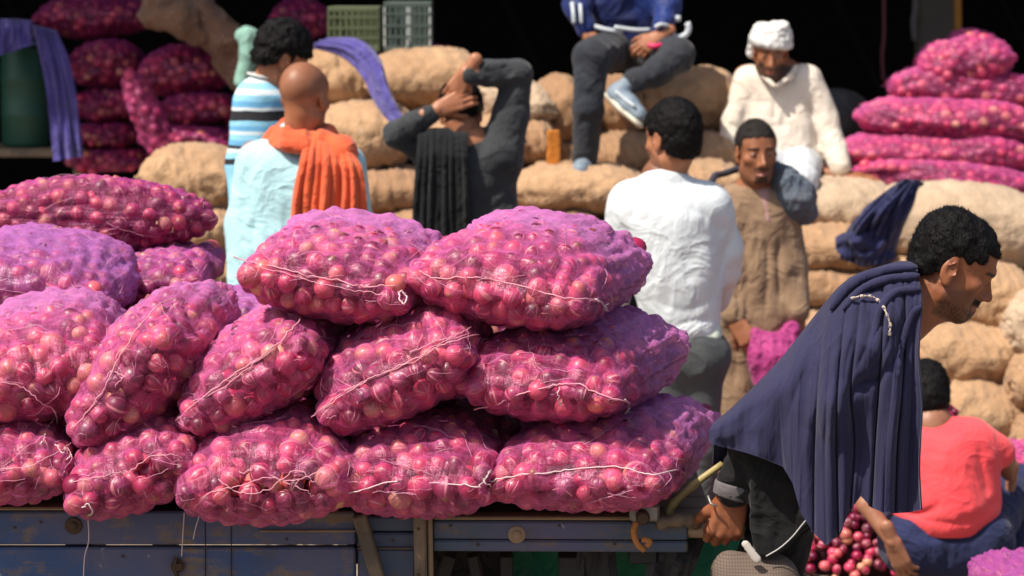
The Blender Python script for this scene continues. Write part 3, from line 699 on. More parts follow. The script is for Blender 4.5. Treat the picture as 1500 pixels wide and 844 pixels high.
        for ax in range(3):
            o1, o2 = [q for q in range(3) if q != ax]
            for s1 in (0, 1):
                for s2 in (0, 1):
                    o = [0, 0, 0]; o[o1] = s1; o[o2] = s2; A = F[I[0] + o[0], I[1] + o[1], I[2] + o[2]]; o[ax] = 1; B = F[I[0] + o[0], I[1] + o[1], I[2] + o[2]]
                    c = (A < 0) != (B < 0); t = np.where(c, A / np.where(c, A - B, 1), 0); pos = np.zeros((n, 3)); pos[:, o1] = s1; pos[:, o2] = s2; pos[:, ax] = t
                    acc += pos * c[:, None]; w_ += c
        V = s.lo + (np.stack(I, 1) + acc / np.maximum(w_, 1)[:, None]) * s.res
        Q = []
        for ax in range(3):
            u, v = (ax + 1) % 3, (ax + 2) % 3; sA = [slice(None)] * 3; sB = [slice(None)] * 3; sA[ax] = slice(0, -1); sB[ax] = slice(1, None)
            A = ins[tuple(sA)]; B = ins[tuple(sB)]; E = np.nonzero(A != B); ok = (E[u] > 0) & (E[v] > 0); E = [e[ok] for e in E]
            def g(du, dv):
                e = [E[0].copy(), E[1].copy(), E[2].copy()]; e[u] = e[u] - du; e[v] = e[v] - dv
                return idx[tuple(np.clip(e[q], 0, idx.shape[q] - 1) for q in range(3))]
            q = np.stack((g(1, 1), g(0, 1), g(0, 0), g(1, 0)), 1); fl = A[tuple(E)]; q[~fl] = q[~fl][:, ::-1]; Q.append(q)
        Q = np.vstack(Q); Q = Q[(Q >= 0).all(1)]
        return V, Q
def lap(V, Q, it=1, k=0.5):
    for _ in range(it):
        A = np.zeros_like(V); c = np.zeros(len(V))
        for i in range(4):
            a, b = Q[:, i], Q[:, (i + 1) % 4]; np.add.at(A, a, V[b]); np.add.at(A, b, V[a]); np.add.at(c, a, 1); np.add.at(c, b, 1)
        V = V * (1 - k) + k * A / np.maximum(c, 1)[:, None]
    return V
def skin_mesh(name, vols, mat, parent, attrs=None, smooth=1):
    Vs, Qs, o = [], [], 0
    for v in vols:
        V, Q = v.extract(); V = lap(V, Q, smooth); Vs.append(V); Qs.append(Q + o); o += len(V)
    V = np.vstack(Vs); Q = np.vstack(Qs)
    return obj(name, mesh(name, V, Q, mat, attrs=attrs(V) if attrs else None), parent)

# ------------------------------------------------------------------ head
def frame(fwd, up):
    """columns: subject's left-right x, face direction y, up z"""
    y = unit(fwd); z = unit(np.asarray(up, float) - y * (np.asarray(up, float) @ y)); x = np.cross(y, z); return np.stack((x, y, z), 1)
class Head:
    def __init__(s, c, fwd, up, size=0.23, w=1.0):
        s.c = np.asarray(c, float); s.M = frame(fwd, up); s.k = size / 0.23; s.w = w
    def p(s, x, y, z): return s.c + s.M @ (np.array((x * s.w, y, z)) * s.k)
    def loc(s, V): return (np.asarray(V) - s.c) @ s.M / s.k / np.array((s.w, 1, 1))
    def vol(s, res, neck_to=None, pad=0.15):
        c = s.c; lo, hi = c - pad * s.k, c + pad * s.k
        if neck_to is not None: lo = np.minimum(lo, np.asarray(neck_to) - 0.085); hi = np.maximum(hi, np.asarray(neck_to) + 0.085)
        return Vol(lo, hi, res)
    def build(s, v, detail=True, ears=True, nose=1.0, open_mouth=False, gaunt=0.0):
        k, M, p = s.k, s.M, s.p
        E = lambda c, r, kk=0.012, cut=False: v.ell(p(*c), np.array(r) * k * np.array((s.w, 1, 1)), kk * k, M, cut)
        C = lambda a, b, ra, rb=None, kk=0.010, cut=False: v.cap(p(*a), p(*b), ra * k, (ra if rb is None else rb) * k, kk * k, cut)
        E((0, -0.020, 0.032), (0.073, 0.093, 0.083)); E((0, 0.034, 0.034), (0.060, 0.050, 0.055), 0.03)
        E((0, 0.026, -0.028), (0.060 - gaunt * 0.006, 0.058, 0.064), 0.02); E((0, 0.026, -0.068), (0.050, 0.048, 0.038), 0.025); E((0, 0.064, -0.098), (0.020, 0.017, 0.015), 0.024)
        for t in (-1, 1):
            E((0.043 * t, 0.054, -0.022), (0.020, 0.018, 0.014), 0.022); C((0.052 * t, 0.0, -0.070), (0.024 * t, 0.058, -0.096), 0.012, 0.012, 0.025)
        C((-0.030, 0.074, 0.018), (0.030, 0.074, 0.018), 0.0095, 0.0095, 0.016)
        for t in (-1, 1):
            E((0.031 * t, 0.092, 0.000), (0.019, 0.015, 0.0105), 0.014, True)
            E((0.031 * t, 0.0700, -0.0005), (0.0150, 0.0135, 0.0135), 0.003)         # lids over the eyeball
        C((0, 0.082, 0.010), (0, 0.101 * 1 + 0.006 * nose, -0.030), 0.0065, 0.0085, 0.012); E((0, 0.103 + 0.005 * nose, -0.036), (0.0105, 0.011, 0.0095), 0.008)
        C((0, 0.074, 0.004), (0, 0.086, -0.034), 0.010, 0.014, 0.012)
        for t in (-1, 1): E((0.0125 * t, 0.094, -0.040), (0.0085, 0.010, 0.0075), 0.006)
        if detail:
            for t in (-1, 1): E((0.0065 * t, 0.102, -0.047), (0.0036, 0.006, 0.004), 0.003, True)
        C((0, 0.083, -0.060), (0, 0.083, -0.075), 0.012, 0.012, 0.02)
        C((-0.020, 0.077, -0.0655), (0, 0.0905, -0.0625), 0.0042, 0.0062, 0.006); C((0.020, 0.077, -0.0655), (0, 0.0905, -0.0625), 0.0042, 0.0062, 0.006)
        C((-0.017, 0.076, -0.0745), (0, 0.0885, -0.0755), 0.0045, 0.0070, 0.006); C((0.017, 0.076, -0.0745), (0, 0.0885, -0.0755), 0.0045, 0.0070, 0.006)
        g = 0.0045 if open_mouth else 0.0018
        C((-0.022, 0.080, -0.0695), (0, 0.098, -0.0690), g * 0.7, g, 0.003, True); C((0.022, 0.080, -0.0695), (0, 0.098, -0.0690), g * 0.7, g, 0.003, True)
        if gaunt: 
            for t in (-1, 1): E((0.050 * t, 0.058, -0.052), (0.014, 0.02, 0.022), 0.02, True)
        if ears:
            for t in (-1, 1):
                E((0.074 * t, -0.010, -0.006), (0.0075, 0.020, 0.030), 0.006); E((0.073 * t, -0.002, -0.034), (0.006, 0.009, 0.011), 0.008)
                E((0.083 * t, -0.006, -0.002), (0.0075, 0.012, 0.019), 0.004, True); E((0.078 * t, 0.006, -0.012), (0.005, 0.004, 0.007), 0.004)
                if detail: C((0.079 * t, -0.018, 0.006), (0.079 * t, -0.008, 0.014), 0.0022, 0.002, 0.003)
    def neck(s, v, to, r=0.056):
        v.cap(s.p(0, -0.022, -0.055), to, r * s.k, r * 1.05, 0.03); v.cap(s.p(0, 0.02, -0.07), np.asarray(to) + s.M[:, 1] * 0.01, 0.040 * s.k, r * 0.8, 0.03)
    def attrs(s, beard=0.0, must=0.0, scalp=0.0):
        def f(V):
            q = s.loc(V); x, y, z = q.T; ax_ = np.abs(x)
            onhead = (np.abs(q) < 0.125).all(1)
            lip = np.exp(-(((z + 0.069) / 0.0095) ** 2) ** 2) * (ax_ < 0.022) * (y > 0.070) * onhead * np.clip((0.024 - ax_) / 0.006, 0, 1)
            b = np.clip((-0.045 - z - 0.55 * np.clip(0.045 - y, 0, 1) + 0.25 * ax_) / 0.012, 0, 1) * (y > -0.005) * (z > -0.13) * onhead
            mu = np.exp(-(((z + 0.0555) / 0.0062) ** 2) ** 2) * (ax_ < 0.03) * (y > 0.07)
            gt = np.exp(-(((z + 0.096) / 0.02) ** 2) ** 2) * (ax_ < 0.026) * (y > 0.05)
            sc_ = np.clip((z - 0.055 + 0.55 * (-y + 0.055)) / 0.01, 0, 1) * onhead * np.clip((z + 0.045) / 0.01, 0, 1)
            br = np.exp(-(((z - 0.020 + 0.20 * (ax_ - 0.03) * (ax_ > 0.03)) / 0.0042) ** 2) ** 2) * (ax_ > 0.012) * (ax_ < 0.052) * (y > 0.055)
            hz = np.maximum.reduce((b * beard, mu * must, gt * must * 0.8, sc_ * scalp, br * 1.4)) * (1 - lip * 0.9)
            return {'hairy': hz, 'lip': lip * 0.8}
        return f
    def eyes(s, parent, look=(0, 1, 0), sc_=1.0):
        for t in (-1, 1):
            c = s.p(0.031 * t, 0.0700, 0.0005); mb = MB(); r = 0.0136 * s.k; y = s.M @ unit(np.array(look, float))
            # almond of white with a dark iris and pupil set on it
            pr = []; n = 14; V = [c + y * r]; 
            ring = [(0.0105, 0.0042)]; x = s.M[:, 0]; z = s.M[:, 2]
            Vw = []; Fw = []
            for q in range(n):
                a = 2 * math.pi * q / n; dx, dz = 0.0098 * math.cos(a) * s.k, 0.0036 * math.sin(a) * s.k * (1 if math.sin(a) > 0 else 0.9)
                dy = math.sqrt(max(r * r - dx * dx - dz * dz, 0)) + 0.0004; Vw.append(c + x * dx + z * dz + y * dy)
            Vw.append(c + y * (r + 0.0006)); Fw = [(q, (q + 1) % n, n) for q in range(n)]
            me = mesh('eye', Vw, Fw, M_EYEWHITE); o = obj('eye', me, parent)
            Vi = []; 
            for q in range(12):
                a = 2 * math.pi * q / 12; dx, dz = 0.0045 * math.cos(a) * s.k, min(0.0034, 0.0045 * abs(math.sin(a))) * (1 if math.sin(a) > 0 else -1) * s.k; Vi.append(c + x * dx + z * dz + y * (r + 0.0009))
            Vi.append(c + y * (r + 0.0014)); obj('iris', mesh('iris', Vi, [(q, (q + 1) % 12, 12) for q in range(12)], M_IRIS), parent)
    def hair(s, parent, mat, t=0.008, front=0.062, side=-0.02, back=-0.075, rough=0.003, rs=120, res=0.004, crop=None, top=0.0, temple=0.02, name='hair', fuzz=2600):
        """a cap of hair over the skull, cut by a hairline; t thickness"""
        v = Vol(s.c - 0.15 * s.k, s.c + 0.15 * s.k, res); k, M = s.k, s.M
        E = lambda c, r, kk=0.012, cut=False: v.ell(s.p(*c), np.array(r) * k * np.array((s.w, 1, 1)), kk * k, M, cut)
        E((0, -0.020, 0.032 + top * 0.4), (0.074 + t, 0.094 + t, 0.084 + t + top)); E((0, 0.034, 0.036), (0.061 + t, 0.050 + t, 0.056 + t), 0.03)
        E((0, -0.040, -0.03), (0.062 + t * 0.8, 0.058 + t, 0.055), 0.03)
        # hairline: everything in front of and below it goes
        I, x, y, z = v.near(0.06); q = s.loc(np.stack((x, y, z), 1)); X, Y, Z = np.abs(q[:, 0]), q[:, 1], q[:, 2]
        n1 = vnoise(q[:, 0] * 90, Y * 90, Z * 90) * 0.004
        # signed distances (positive = removed)
        fr = np.minimum(Y - (0.012 + temple) + n1 - 0.0 * X, (front - 0.10 * X - Z) + n1)              # forehead
        sd = np.minimum(Y - 0.008 + n1 - 0.4 * (Z - side), (0.030 - Z) * 1.0 + n1)                      # sides of the face, in front of the ears
        lowr = (side - Z) + n1 + np.clip(-Y - 0.015, 0, 0.05) * (side - back) / 0.05 * -1.0
        ear = 0.026 - np.hypot(Y + 0.008, (Z + 0.010) * 0.8) + n1 * 0.5; ear = np.where(X > 0.045, ear, -0.1)
        cut = np.maximum.reduce((fr, sd, lowr, ear)); F = v.F[I]
        F = np.maximum(F, cut.astype(np.float32)); v.F[I] = F
        if crop: crop(v)
        inner = Vol(s.c - 0.15 * s.k, s.c + 0.15 * s.k, res)
        if rough: v.rough(rough, rs, 3); v.rough(rough * 0.6, rs * 2.1, 9)
        V, Q = v.extract(); V = lap(V, Q, 1, 0.35); o = obj(name, mesh(name, V, Q, mat), parent)
        if fuzz:
            V_, N_ = vnorm(o); strands('hair_locks', V_, N_, lambda p: np.tile(-s.M[:, 1] * 0.2 - s.M[:, 2] * 0.6, (len(p), 1)) + np.sin(p * 160) * 0.6, fuzz, 0.013, 0.0011, mat, parent, 5, 0.45)
        return o

def hand(v, wrist, d, back, thumb=1, curl=(0.5, 0.5, 0.5, 0.5), L=0.185, spread=0.5, tcurl=0.4, topen=0.6):
    """palm and five fingers: d from wrist to knuckles, back = direction of the back of the hand, thumb = +1/-1 side"""
    d = unit(d); b = unit(np.asarray(back, float) - d * (np.asarray(back, float) @ d)); sd = np.cross(d, b) * thumb; k = L / 0.185
    wrist = np.asarray(wrist, float)
    pt = lambda x, y, z: wrist + (d * x + sd * y + b * z) * k
    tips = []
    base = [(0.088, 0.030), (0.092, 0.010), (0.088, -0.010), (0.080, -0.028)]; Ls = [(0.042, 0.026, 0.020), (0.046, 0.030, 0.021), (0.042, 0.027, 0.020), (0.033, 0.021, 0.018)]
    rr = [0.0098, 0.0100, 0.0094, 0.0084]
    for i, (bx, by) in enumerate(base):
        v.cap(pt(0.004, by * 0.62, 0), pt(bx, by, 0.001), 0.0150 * k, 0.0112 * k, 0.010 * k)
    v.cap(pt(0.02, 0.0, -0.003), pt(0.075, 0.0, -0.004), 0.021 * k, 0.020 * k, 0.012 * k, flat=(b, 0.75))
    v.cap(pt(-0.06, 0, 0), pt(0.01, 0, 0), 0.0265 * k, 0.024 * k, 0.015 * k, flat=(b, 0.78))
    for i, (bx, by) in enumerate(base):
        a = 0.0; q = pt(bx, by, 0.001); c = curl[i]; lat = unit(d + sd * (by * 3.2 * spread)); r = rr[i] * k
        for j, l in enumerate(Ls[i]):
            a += c * (0.9, 1.25, 0.9)[j]; dirn = lat * math.cos(a) - b * math.sin(a); e = q + dirn * l * k
            v.cap(q, e, r, r * 0.92, 0.0035 * k); v.ell(q, (r * 1.05,) * 3, 0.004 * k); q = e; r *= 0.92
    q = pt(0.018, 0.020, -0.006); tdir = unit(d * (1.0 - 0.3 * topen) + sd * topen - b * 0.35); e = q + tdir * 0.046 * k; v.cap(q, e, 0.0155 * k, 0.0118 * k, 0.012 * k)
    t2 = unit(tdir + -b * tcurl + d * 0.3); e2 = e + t2 * 0.032 * k; v.cap(e, e2, 0.0112 * k, 0.0102 * k, 0.004 * k); t3 = unit(t2 - b * tcurl * 0.8 - sd * 0.2); v.cap(e2, e2 + t3 * 0.024 * k, 0.0102 * k, 0.0088 * k, 0.004 * k)
M_EYEWHITE = plain('eye white', (0.55, 0.50, 0.45), 0.3); M_IRIS = plain('dark brown iris', (0.015, 0.008, 0.005), 0.15)
def hairmat(name, c=(0.0035, 0.003, 0.003), rough=0.5):
    n = NT(name); co = n.obj_co((260, 260, 90)); st = n.noise(co, 1.0, 3); col = n.mix(st, tuple(c), tuple(min(1, x * 3.2) for x in c))
    return n.done(n.bsdf(col, rough, n.bump(st, 0.9, 0.004), Specular_IOR_Level=0.10))
M_HAIR = hairmat('black hair'); M_HAIRG = hairmat('greying hair', (0.03, 0.028, 0.027), 0.6)
SK1 = skin('deep brown skin', (0.33, 0.135, 0.065)); SK2 = skin('brown skin', (0.40, 0.17, 0.085)); SK3 = skin('dark brown skin', (0.30, 0.110, 0.050)); SK4 = skin('tan skin', (0.34, 0.155, 0.09))

def box_of(pts, pad):
    pts = np.array(pts); return pts.min(0) - pad, pts.max(0) + pad

def pleated(lines, depth, amp, mat, name, parent, rows=90, K=9, wrap=None, creases=(), th=0.0035, skew=0.8, noise=0.0, bumps=(), seed=0, fine=0.0, sharp=0.75, vw=None):
    """thin cloth between fold lines (photo pixels, top to hem); depth(s, t) gives its distance, amp(s, t) how far each fold stands out;
    wrap = (depth behind, pixels down): the cloth goes over the top edge and hangs behind as well"""
    n = len(lines); Ls = []
    for ln in lines:
        q = smooth_line([np.array(p, float) for p in ln], 12); c = np.concatenate(([0], np.cumsum(np.linalg.norm(np.diff(q, axis=0), axis=1)))); c /= c[-1]
        Ls.append(np.stack((np.interp(np.linspace(0, 1, rows), c, q[:, 0]), np.interp(np.linspace(0, 1, rows), c, q[:, 1])), 1))
    Ls = np.array(Ls); cols = (n - 1) * K + 1; T = np.linspace(0, 1, rows); u = np.arange(cols) / K; i0 = np.minimum(u.astype(int), n - 2); fr = u - i0
    PX = Ls[i0] * (1 - fr)[:, None, None] + Ls[i0 + 1] * fr[:, None, None]              # cols, rows, 2
    # round the outline between lines (no polygon corners)
    uu, tt = np.meshgrid(u, T, indexing='ij'); f = np.mod(uu, 1.0); ridge = np.sin(np.pi * f ** skew) ** sharp; ridge[np.isclose(f, 0) | np.isclose(f, 1)] = 0
    gi = np.minimum(uu.astype(int), n - 2); var = 0.75 + 0.5 * np.sin(gi * 2.4 + 1 + seed + tt * 1.5)
    if vw is not None:
        W_ = np.array(vw)[np.minimum(gi + (f > 0.5), n - 1)]; ridge = 1 - W_ * (1 - ridge); var = 1.0
    d = np.vectorize(depth)(uu / (n - 1), tt) - np.vectorize(amp)(uu / (n - 1), tt) * ridge * var
    d -= noise * vnoise(uu * 0.8 + seed, tt * 3, uu * 0 + 1.5); d -= fine * (1 - 2 * np.abs(vnoise(uu * 2.1 + seed, tt * 2.2, uu * 0 + 4.5)))
    for pts, w_, dp in creases:
        q = smooth_line([np.array(p, float) for p in pts], 8); D = np.full(d.shape, 1e9); S = np.zeros(d.shape)
        for k in range(len(q) - 1):
            a, b = q[k], q[k + 1]; e = b - a; t_ = np.clip(((PX[..., 0] - a[0]) * e[0] + (PX[..., 1] - a[1]) * e[1]) / max(e @ e, 1e-9), 0, 1); dd = np.hypot(PX[..., 0] - a[0] - t_ * e[0], PX[..., 1] - a[1] - t_ * e[1]); m_ = dd < D; D[m_] = dd[m_]; S[m_] = ((k + t_) / (len(q) - 1))[m_]
        pf = np.clip(np.minimum(S, 1 - S) * 4, 0.1, 1); d += dp * np.exp(-D / w_) * pf if dp > 0 else dp * np.exp(-(D / w_) ** 2) * pf
    G = np.array([[P(PX[i, j, 0], PX[i, j, 1], d[i, j]) for j in range(rows)] for i in range(cols)])
    if wrap:
        wd, wp = wrap; W = []
        for k in range(22, 0, -1):
            a = k / 22; row = []
            for i in range(cols):
                dd = d[i, 0] + wd * math.sin(a * math.pi / 2); row.append(P(PX[i, 0, 0], PX[i, 0, 1] + wp * (1 - math.cos(a * math.pi / 2)), dd))
            W.append(row)
        G = np.concatenate((np.array(W).transpose(1, 0, 2), G), 1)
    G[:, 1:-1] = 0.5 * G[:, 1:-1] + 0.25 * (G[:, 2:] + G[:, :-2])
    c_, r_ = G.shape[:2]; V = G.reshape(-1, 3); du = np.gradient(G, axis=0); dv = np.gradient(G, axis=1); N = np.cross(du, dv); N /= np.maximum(np.linalg.norm(N, axis=2), 1e-9)[..., None]
    if N[:, -1, 1].mean() < 0: N = -N
    V2 = (G + N * th).reshape(-1, 3); i, j = np.meshgrid(np.arange(c_ - 1), np.arange(r_ - 1), indexing='ij'); q = np.stack((i * r_ + j, (i + 1) * r_ + j, (i + 1) * r_ + j + 1, i * r_ + j + 1), -1).reshape(-1, 4); o_ = len(V)
    rim = [(k * r_) for k in range(c_)] + [(c_ - 1) * r_ + k for k in range(1, r_)] + [k * r_ + r_ - 1 for k in range(c_ - 2, -1, -1)] + [k for k in range(r_ - 2, 0, -1)]
    rq = np.array([(rim[k], rim[(k + 1) % len(rim)], rim[(k + 1) % len(rim)] + o_, rim[k] + o_) for k in range(len(rim))])
    return obj(name, mesh(name, np.vstack((V, V2)), np.vstack((q, q[:, ::-1] + o_, rq)), mat), parent)
# ================================================================== people
def PP(L): return [P(*q) for q in L]
def person(label, px, py, d, group=None):
    b = P(px, py, d); return thing('person', label, 'person', (b[0], b[1], 0.0), group)
def cloth(name, v, mat, parent, smooth=1, k=0.5):
    V, Q = v.extract(); V = lap(V, Q, smooth, k); return obj(name, mesh(name, V, Q, mat), parent)
def strands(name, V, N, dirf, n, L, w_, mat, parent, seed=0, lift=0.35, segs=3, mask=None):
    rg = np.random.default_rng(seed); idx = np.arange(len(V)) if mask is None else np.nonzero(mask)[0]
    k = rg.choice(idx, n); p = V[k] + rg.normal(size=(n, 3)) * 0.0015; nn = N[k]; dr = dirf(p) + rg.normal(size=(n, 3)) * 0.28; dr /= np.linalg.norm(dr, axis=1)[:, None]
    dr -= nn * (dr * nn).sum(1)[:, None] * 0.9; dr /= np.linalg.norm(dr, axis=1)[:, None]; sd = np.cross(dr, nn); cur = rg.normal(size=(n, 1)) * 0.5
    ln = L * rg.uniform(0.6, 1.2, (n, 1)); VV = []
    for s in range(segs + 1):
        t = s / segs; q = p + ln * t * (dr * (1 - 0.25 * t)) + nn * ln * (lift * t * (1 - 0.75 * t)) + sd * ln * cur * t * t; wd = w_ * (1 - 0.8 * t)
        VV += [q - sd * wd, q + sd * wd]
    VV = np.stack(VV, 1).reshape(-1, 3); st = (segs + 1) * 2
    f = np.array([[2 * s, 2 * s + 1, 2 * s + 3, 2 * s + 2] for s in range(segs)]); Fq = (f[None] + (np.arange(n) * st)[:, None, None]).reshape(-1, 4)
    return obj(name, mesh(name, VV, Fq, mat), parent)
def vnorm(o):
    me = o.data; V = np.zeros(len(me.vertices) * 3, np.float32); me.vertices.foreach_get('co', V); N = np.zeros(len(V), np.float32); me.vertices.foreach_get('normal', N)
    return V.reshape(-1, 3).astype(float), N.reshape(-1, 3).astype(float)
def legs(parent, hips, knees, feet, mat, r=(0.085, 0.065, 0.05), res=0.012, name='trousers', shoes=None):
    v = Vol(*box_of(hips + knees + feet, 0.13), res)
    for h, k_, f in zip(hips, knees, feet): v.chain([h, k_, f], r, 0.02)
    v.cap(hips[0], hips[1], r[0] * 1.3, r[0] * 1.3, 0.03); v.rough(0.006, (10, 10, 16), 3)
    o = cloth(name, v, mat, parent)
    for f, k_ in zip(feet, knees):
        fd = unit(np.array((0.15, 1, 0)) if shoes is None else np.array(shoes)); w = Vol(*box_of([f, f + fd * 0.2], 0.1), 0.008)
        g = np.array((f[0], f[1], 0.045)); w.cap(g - fd * 0.05, g + fd * 0.14, 0.042, 0.034, 0.02); w.cap(g - fd * 0.03, (f[0], f[1], 0.10), 0.04, 0.036, 0.02); w.plane((0, 0, 0.004), (0, 0, -1)); cloth('shoe', w, M_SHOE, parent)
M_SHOE = plain('brown leather', (0.06, 0.035, 0.02), 0.5)

# ---- the man who pulls the cart
D = 5.27
t = person('man bending forward in a navy shawl, gripping the cart handle, face in profile', 1180, 1000, D)
h = Head(P(1398, 386, D + 0.0), (0.885, 0.03, -0.46), (0.46, 0.0, 0.885), 0.204, 1.0)
v = h.vol(0.0024, P(1322, 470, D)); h.build(v, nose=0.95, ears=False)
v.cap(h.p(-0.034, 0.074, 0.019), h.p(0.034, 0.074, 0.019), 0.011, 0.011, 0.016); v.ell(h.p(0, 0.068, -0.100), (0.018, 0.016, 0.015), 0.02)
# ears made with more care, this is the nearest head
k_, M_, p_ = h.k, h.M, h.p
for s_ in (-1, 1):
    E = lambda c, r, kk, cut=False: v.ell(p_(*c), np.array(r) * k_, kk, M_, cut)
    E((0.073 * s_, -0.020, -0.016), (0.0085, 0.019, 0.031), 0.006); E((0.074 * s_, -0.012, -0.044), (0.006, 0.009, 0.010), 0.006)
    E((0.083 * s_, -0.018, -0.010), (0.0075, 0.0125, 0.019), 0.003, True); E((0.079 * s_, -0.006, -0.020), (0.005, 0.0045, 0.006), 0.003)
    v.cap(p_(0.080 * s_, -0.026, -0.006), p_(0.080 * s_, -0.016, 0.004), 0.0022, 0.002, 0.003); E((0.082 * s_, -0.010, -0.018), (0.005, 0.005, 0.006), 0.002, True)
h.neck(v, P(1318, 470, D), 0.050); v.rough(0.0007, 90, 1)
arm = Vol(*box_of([P(1010, 700, D - 0.1), P(1180, 830, D + 0.15), P(1290, 450, D - .1)], 0.05), 0.0032)
arm = Vol(*box_of(PP([(1030, 700, 5.20), (1120, 815, 5.40)]), 0.05), 0.0028)
wr = P(1076, 724, 5.285)
hand(arm, wr, P(1060, 790, 5.29) - wr, (0.05, -1, 0.10), thumb=1, curl=(0.95, 1.0, 1.0, 1.05), L=0.178, tcurl=0.6, topen=0.55); arm.rough(0.0008, 120, 2)
far = Vol(*box_of(PP([(1090, 720, 5.35), (1180, 820, 5.5)]), 0.05), 0.004)
wf = P(1138, 735, 5.44); hand(far, wf, P(1122, 800, 5.42) - wf, (0.1, 1, 0.1), thumb=-1, curl=(0.95, 1, 1, 1.05), L=0.178)
bod = Vol(*box_of(PP([(1320, 470, D), (1120, 820, D), (1076, 724, 5.285)]), 0.25), 0.012)
SHn, SHf, HP = P(1285, 490, 5.22), P(1285, 500, 5.42), P(1145, 790, 5.33)
bod.cap(SHn, SHf, 0.045, 0.045, 0.03).cap((SHn + SHf) / 2, P(1140, 740, 5.35), 0.065, 0.06, 0.03).chain([SHn, P(1112, 640, 5.26), wr], (0.04, 0.034, 0.025)).chain([SHf, P(1210, 650, 5.46), wf], (0.04, 0.034, 0.025))
skin_mesh('body', [v, arm, far, bod], SK3, t, h.attrs(beard=0.5, must=1.2, scalp=1.0)); h.eyes(t, (0, 1, -0.15))
hr = h.hair(t, M_HAIR, t=0.0025, front=0.062, side=-0.012, back=-0.06, rough=0.0035, rs=70, res=0.003, top=0.003, temple=0.034, fuzz=0)
V_, N_ = vnorm(hr); back = -h.M[:, 1] * 0.5 + h.M[:, 2] * -0.2
q_ = h.loc(V_)
strands('hair_locks', V_, N_, lambda p: np.tile(-h.M[:, 1] * 0.2 + h.M[:, 2] * 0.5, (len(p), 1)) + np.sin(p * 160) * 0.6, 8000, 0.009, 0.0006, M_HAIR, t, 5, 0.5)
bv, bn = vnorm([c for c in t.children if c.name.startswith('body')][0]); bq = h.loc(bv)
mk = (np.abs(bq[:, 0]) < 0.03) & (np.abs(bq[:, 2] + 0.0565) < 0.006) & (bq[:, 1] > 0.075) & (bq[:, 1] < 0.1)
strands('moustache', bv, bn, lambda p: np.tile(-h.M[:, 2] * 1.0, (len(p), 1)) + np.outer(np.sign(h.loc(p)[:, 0]), h.M[:, 0]) * 0.6, 420, 0.007, 0.0004, M_HAIR, t, 6, 0.3, mask=mk)
mk = (bq[:, 2] < -0.078) & (bq[:, 2] > -0.115) & (bq[:, 1] > 0.0) & (np.abs(bq[:, 0]) < 0.07)
strands('beard_stubble', bv, bn, lambda p: np.tile(-h.M[:, 2] * 1.0 + h.M[:, 1] * .4, (len(p), 1)), 900, 0.006, 0.0003, M_HAIR, t, 8, 0.4, mask=mk)
# dark jacket, sleeves, cuffs
M_JACKET = fabric('black jacket cloth', (0.007, 0.007, 0.0075), (0.012, 0.011, 0.012), 0.85, 500, 0.3, 0.05)
v = Vol(*box_of(PP([(1040, 620, 5.1), (1300, 860, 5.6)]), 0.06), 0.0045)
v.chain([P(1245, 540, 5.24), P(1108, 640, 5.25), P(1076, 714, 5.272)], (0.045, 0.046, 0.038), 0.02)
v.chain([P(1270, 560, 5.42), P(1200, 660, 5.46), P(1142, 725, 5.45)], (0.045, 0.05, 0.042), 0.02)
v.chain([P(1240, 580, 5.33), P(1150, 720, 5.35), P(1128, 830, 5.35)], (0.085, 0.08, 0.07), 0.03)
v.slab([(1098, 650), (1150, 640), (1190, 700), (1192, 760), (1176, 772), (1150, 800), (1122, 816), (1108, 812), (1100, 770)], 5.22, 0.022, 0.03, 0.01)
v.rough(0.004, (22, 22, 30), 4, ridge=True); v.grooves([[(1105, 700), (1115, 740), (1112, 790)], [(1130, 710), (1140, 760), (1135, 800)], [(1165, 720), (1170, 760)], [(1060, 670), (1085, 690)], [(1075, 690), (1100, 700)]], 5.22, 0.008, 0.006, 5.27)
cloth('jacket', v, M_JACKET, t)
M_CUFF = fabric('grey cuff', (0.16, 0.14, 0.145), (0.10, 0.09, 0.095), 0.8, 500, 0.2); M_PIPE = plain('white piping', (0.5, 0.49, 0.47), 0.6)
v = Vol(*box_of([wr, P(1080, 700, 5.26)], 0.06), 0.003); a_, b_ = P(1076, 712, 5.272), P(1074, 724, 5.278); v.cap(a_, b_, 0.0385, 0.0385, 0.004); v.plane(P(1074, 726, 5.278), (-0.25, 0, -1), 0.003); v.plane(P(1076, 710, 5.278), (0.25, 0, 1), 0.003); v.F += -0.004; cloth('cuff', v, M_CUFF, t)
v = Vol(*box_of(PP([(1090, 795, 5.2), (1112, 822, 5.2)]), 0.03), 0.003); v.cap(P(1092, 797, 5.185), P(1109, 820, 5.185), 0.0085, 0.0095, 0.003, flat=((0, 1, 0), 0.35)); cloth('white_tab', v, plain('white strap', (0.62, 0.56, 0.50), 0.6), t)
MB().tube(smooth_line(PP([(1185, 757, 5.19), (1174, 770, 5.19), (1160, 787, 5.19), (1142, 803, 5.19), (1122, 815, 5.19)]), 6), 0.0016, 5).build('piping', M_PIPE, t, True)
MB().tube([P(1037, 726, 5.27), P(1041, 738, 5.262), P(1050, 741, 5.255)], 0.0028, 6).build('bangle', M_STEEL, t, True)
M_CHECK = NT('brown checked cotton'); _co = M_CHECK.obj_co(); _x = M_CHECK.n('SeparateXYZ', {0: _co})
_g = M_CHECK.math('MAXIMUM', M_CHECK.math('GREATER_THAN', M_CHECK.math('FRACT', M_CHECK.math('MULTIPLY', _x.outputs[0], 170.0)), 0.62), M_CHECK.math('GREATER_THAN', M_CHECK.math('FRACT', M_CHECK.math('MULTIPLY', _x.outputs[2], 170.0)), 0.62))
M_CHECK = M_CHECK.done(M_CHECK.bsdf(M_CHECK.mix(_g, (0.15, 0.105, 0.078), (0.10, 0.072, 0.057)), 0.9))
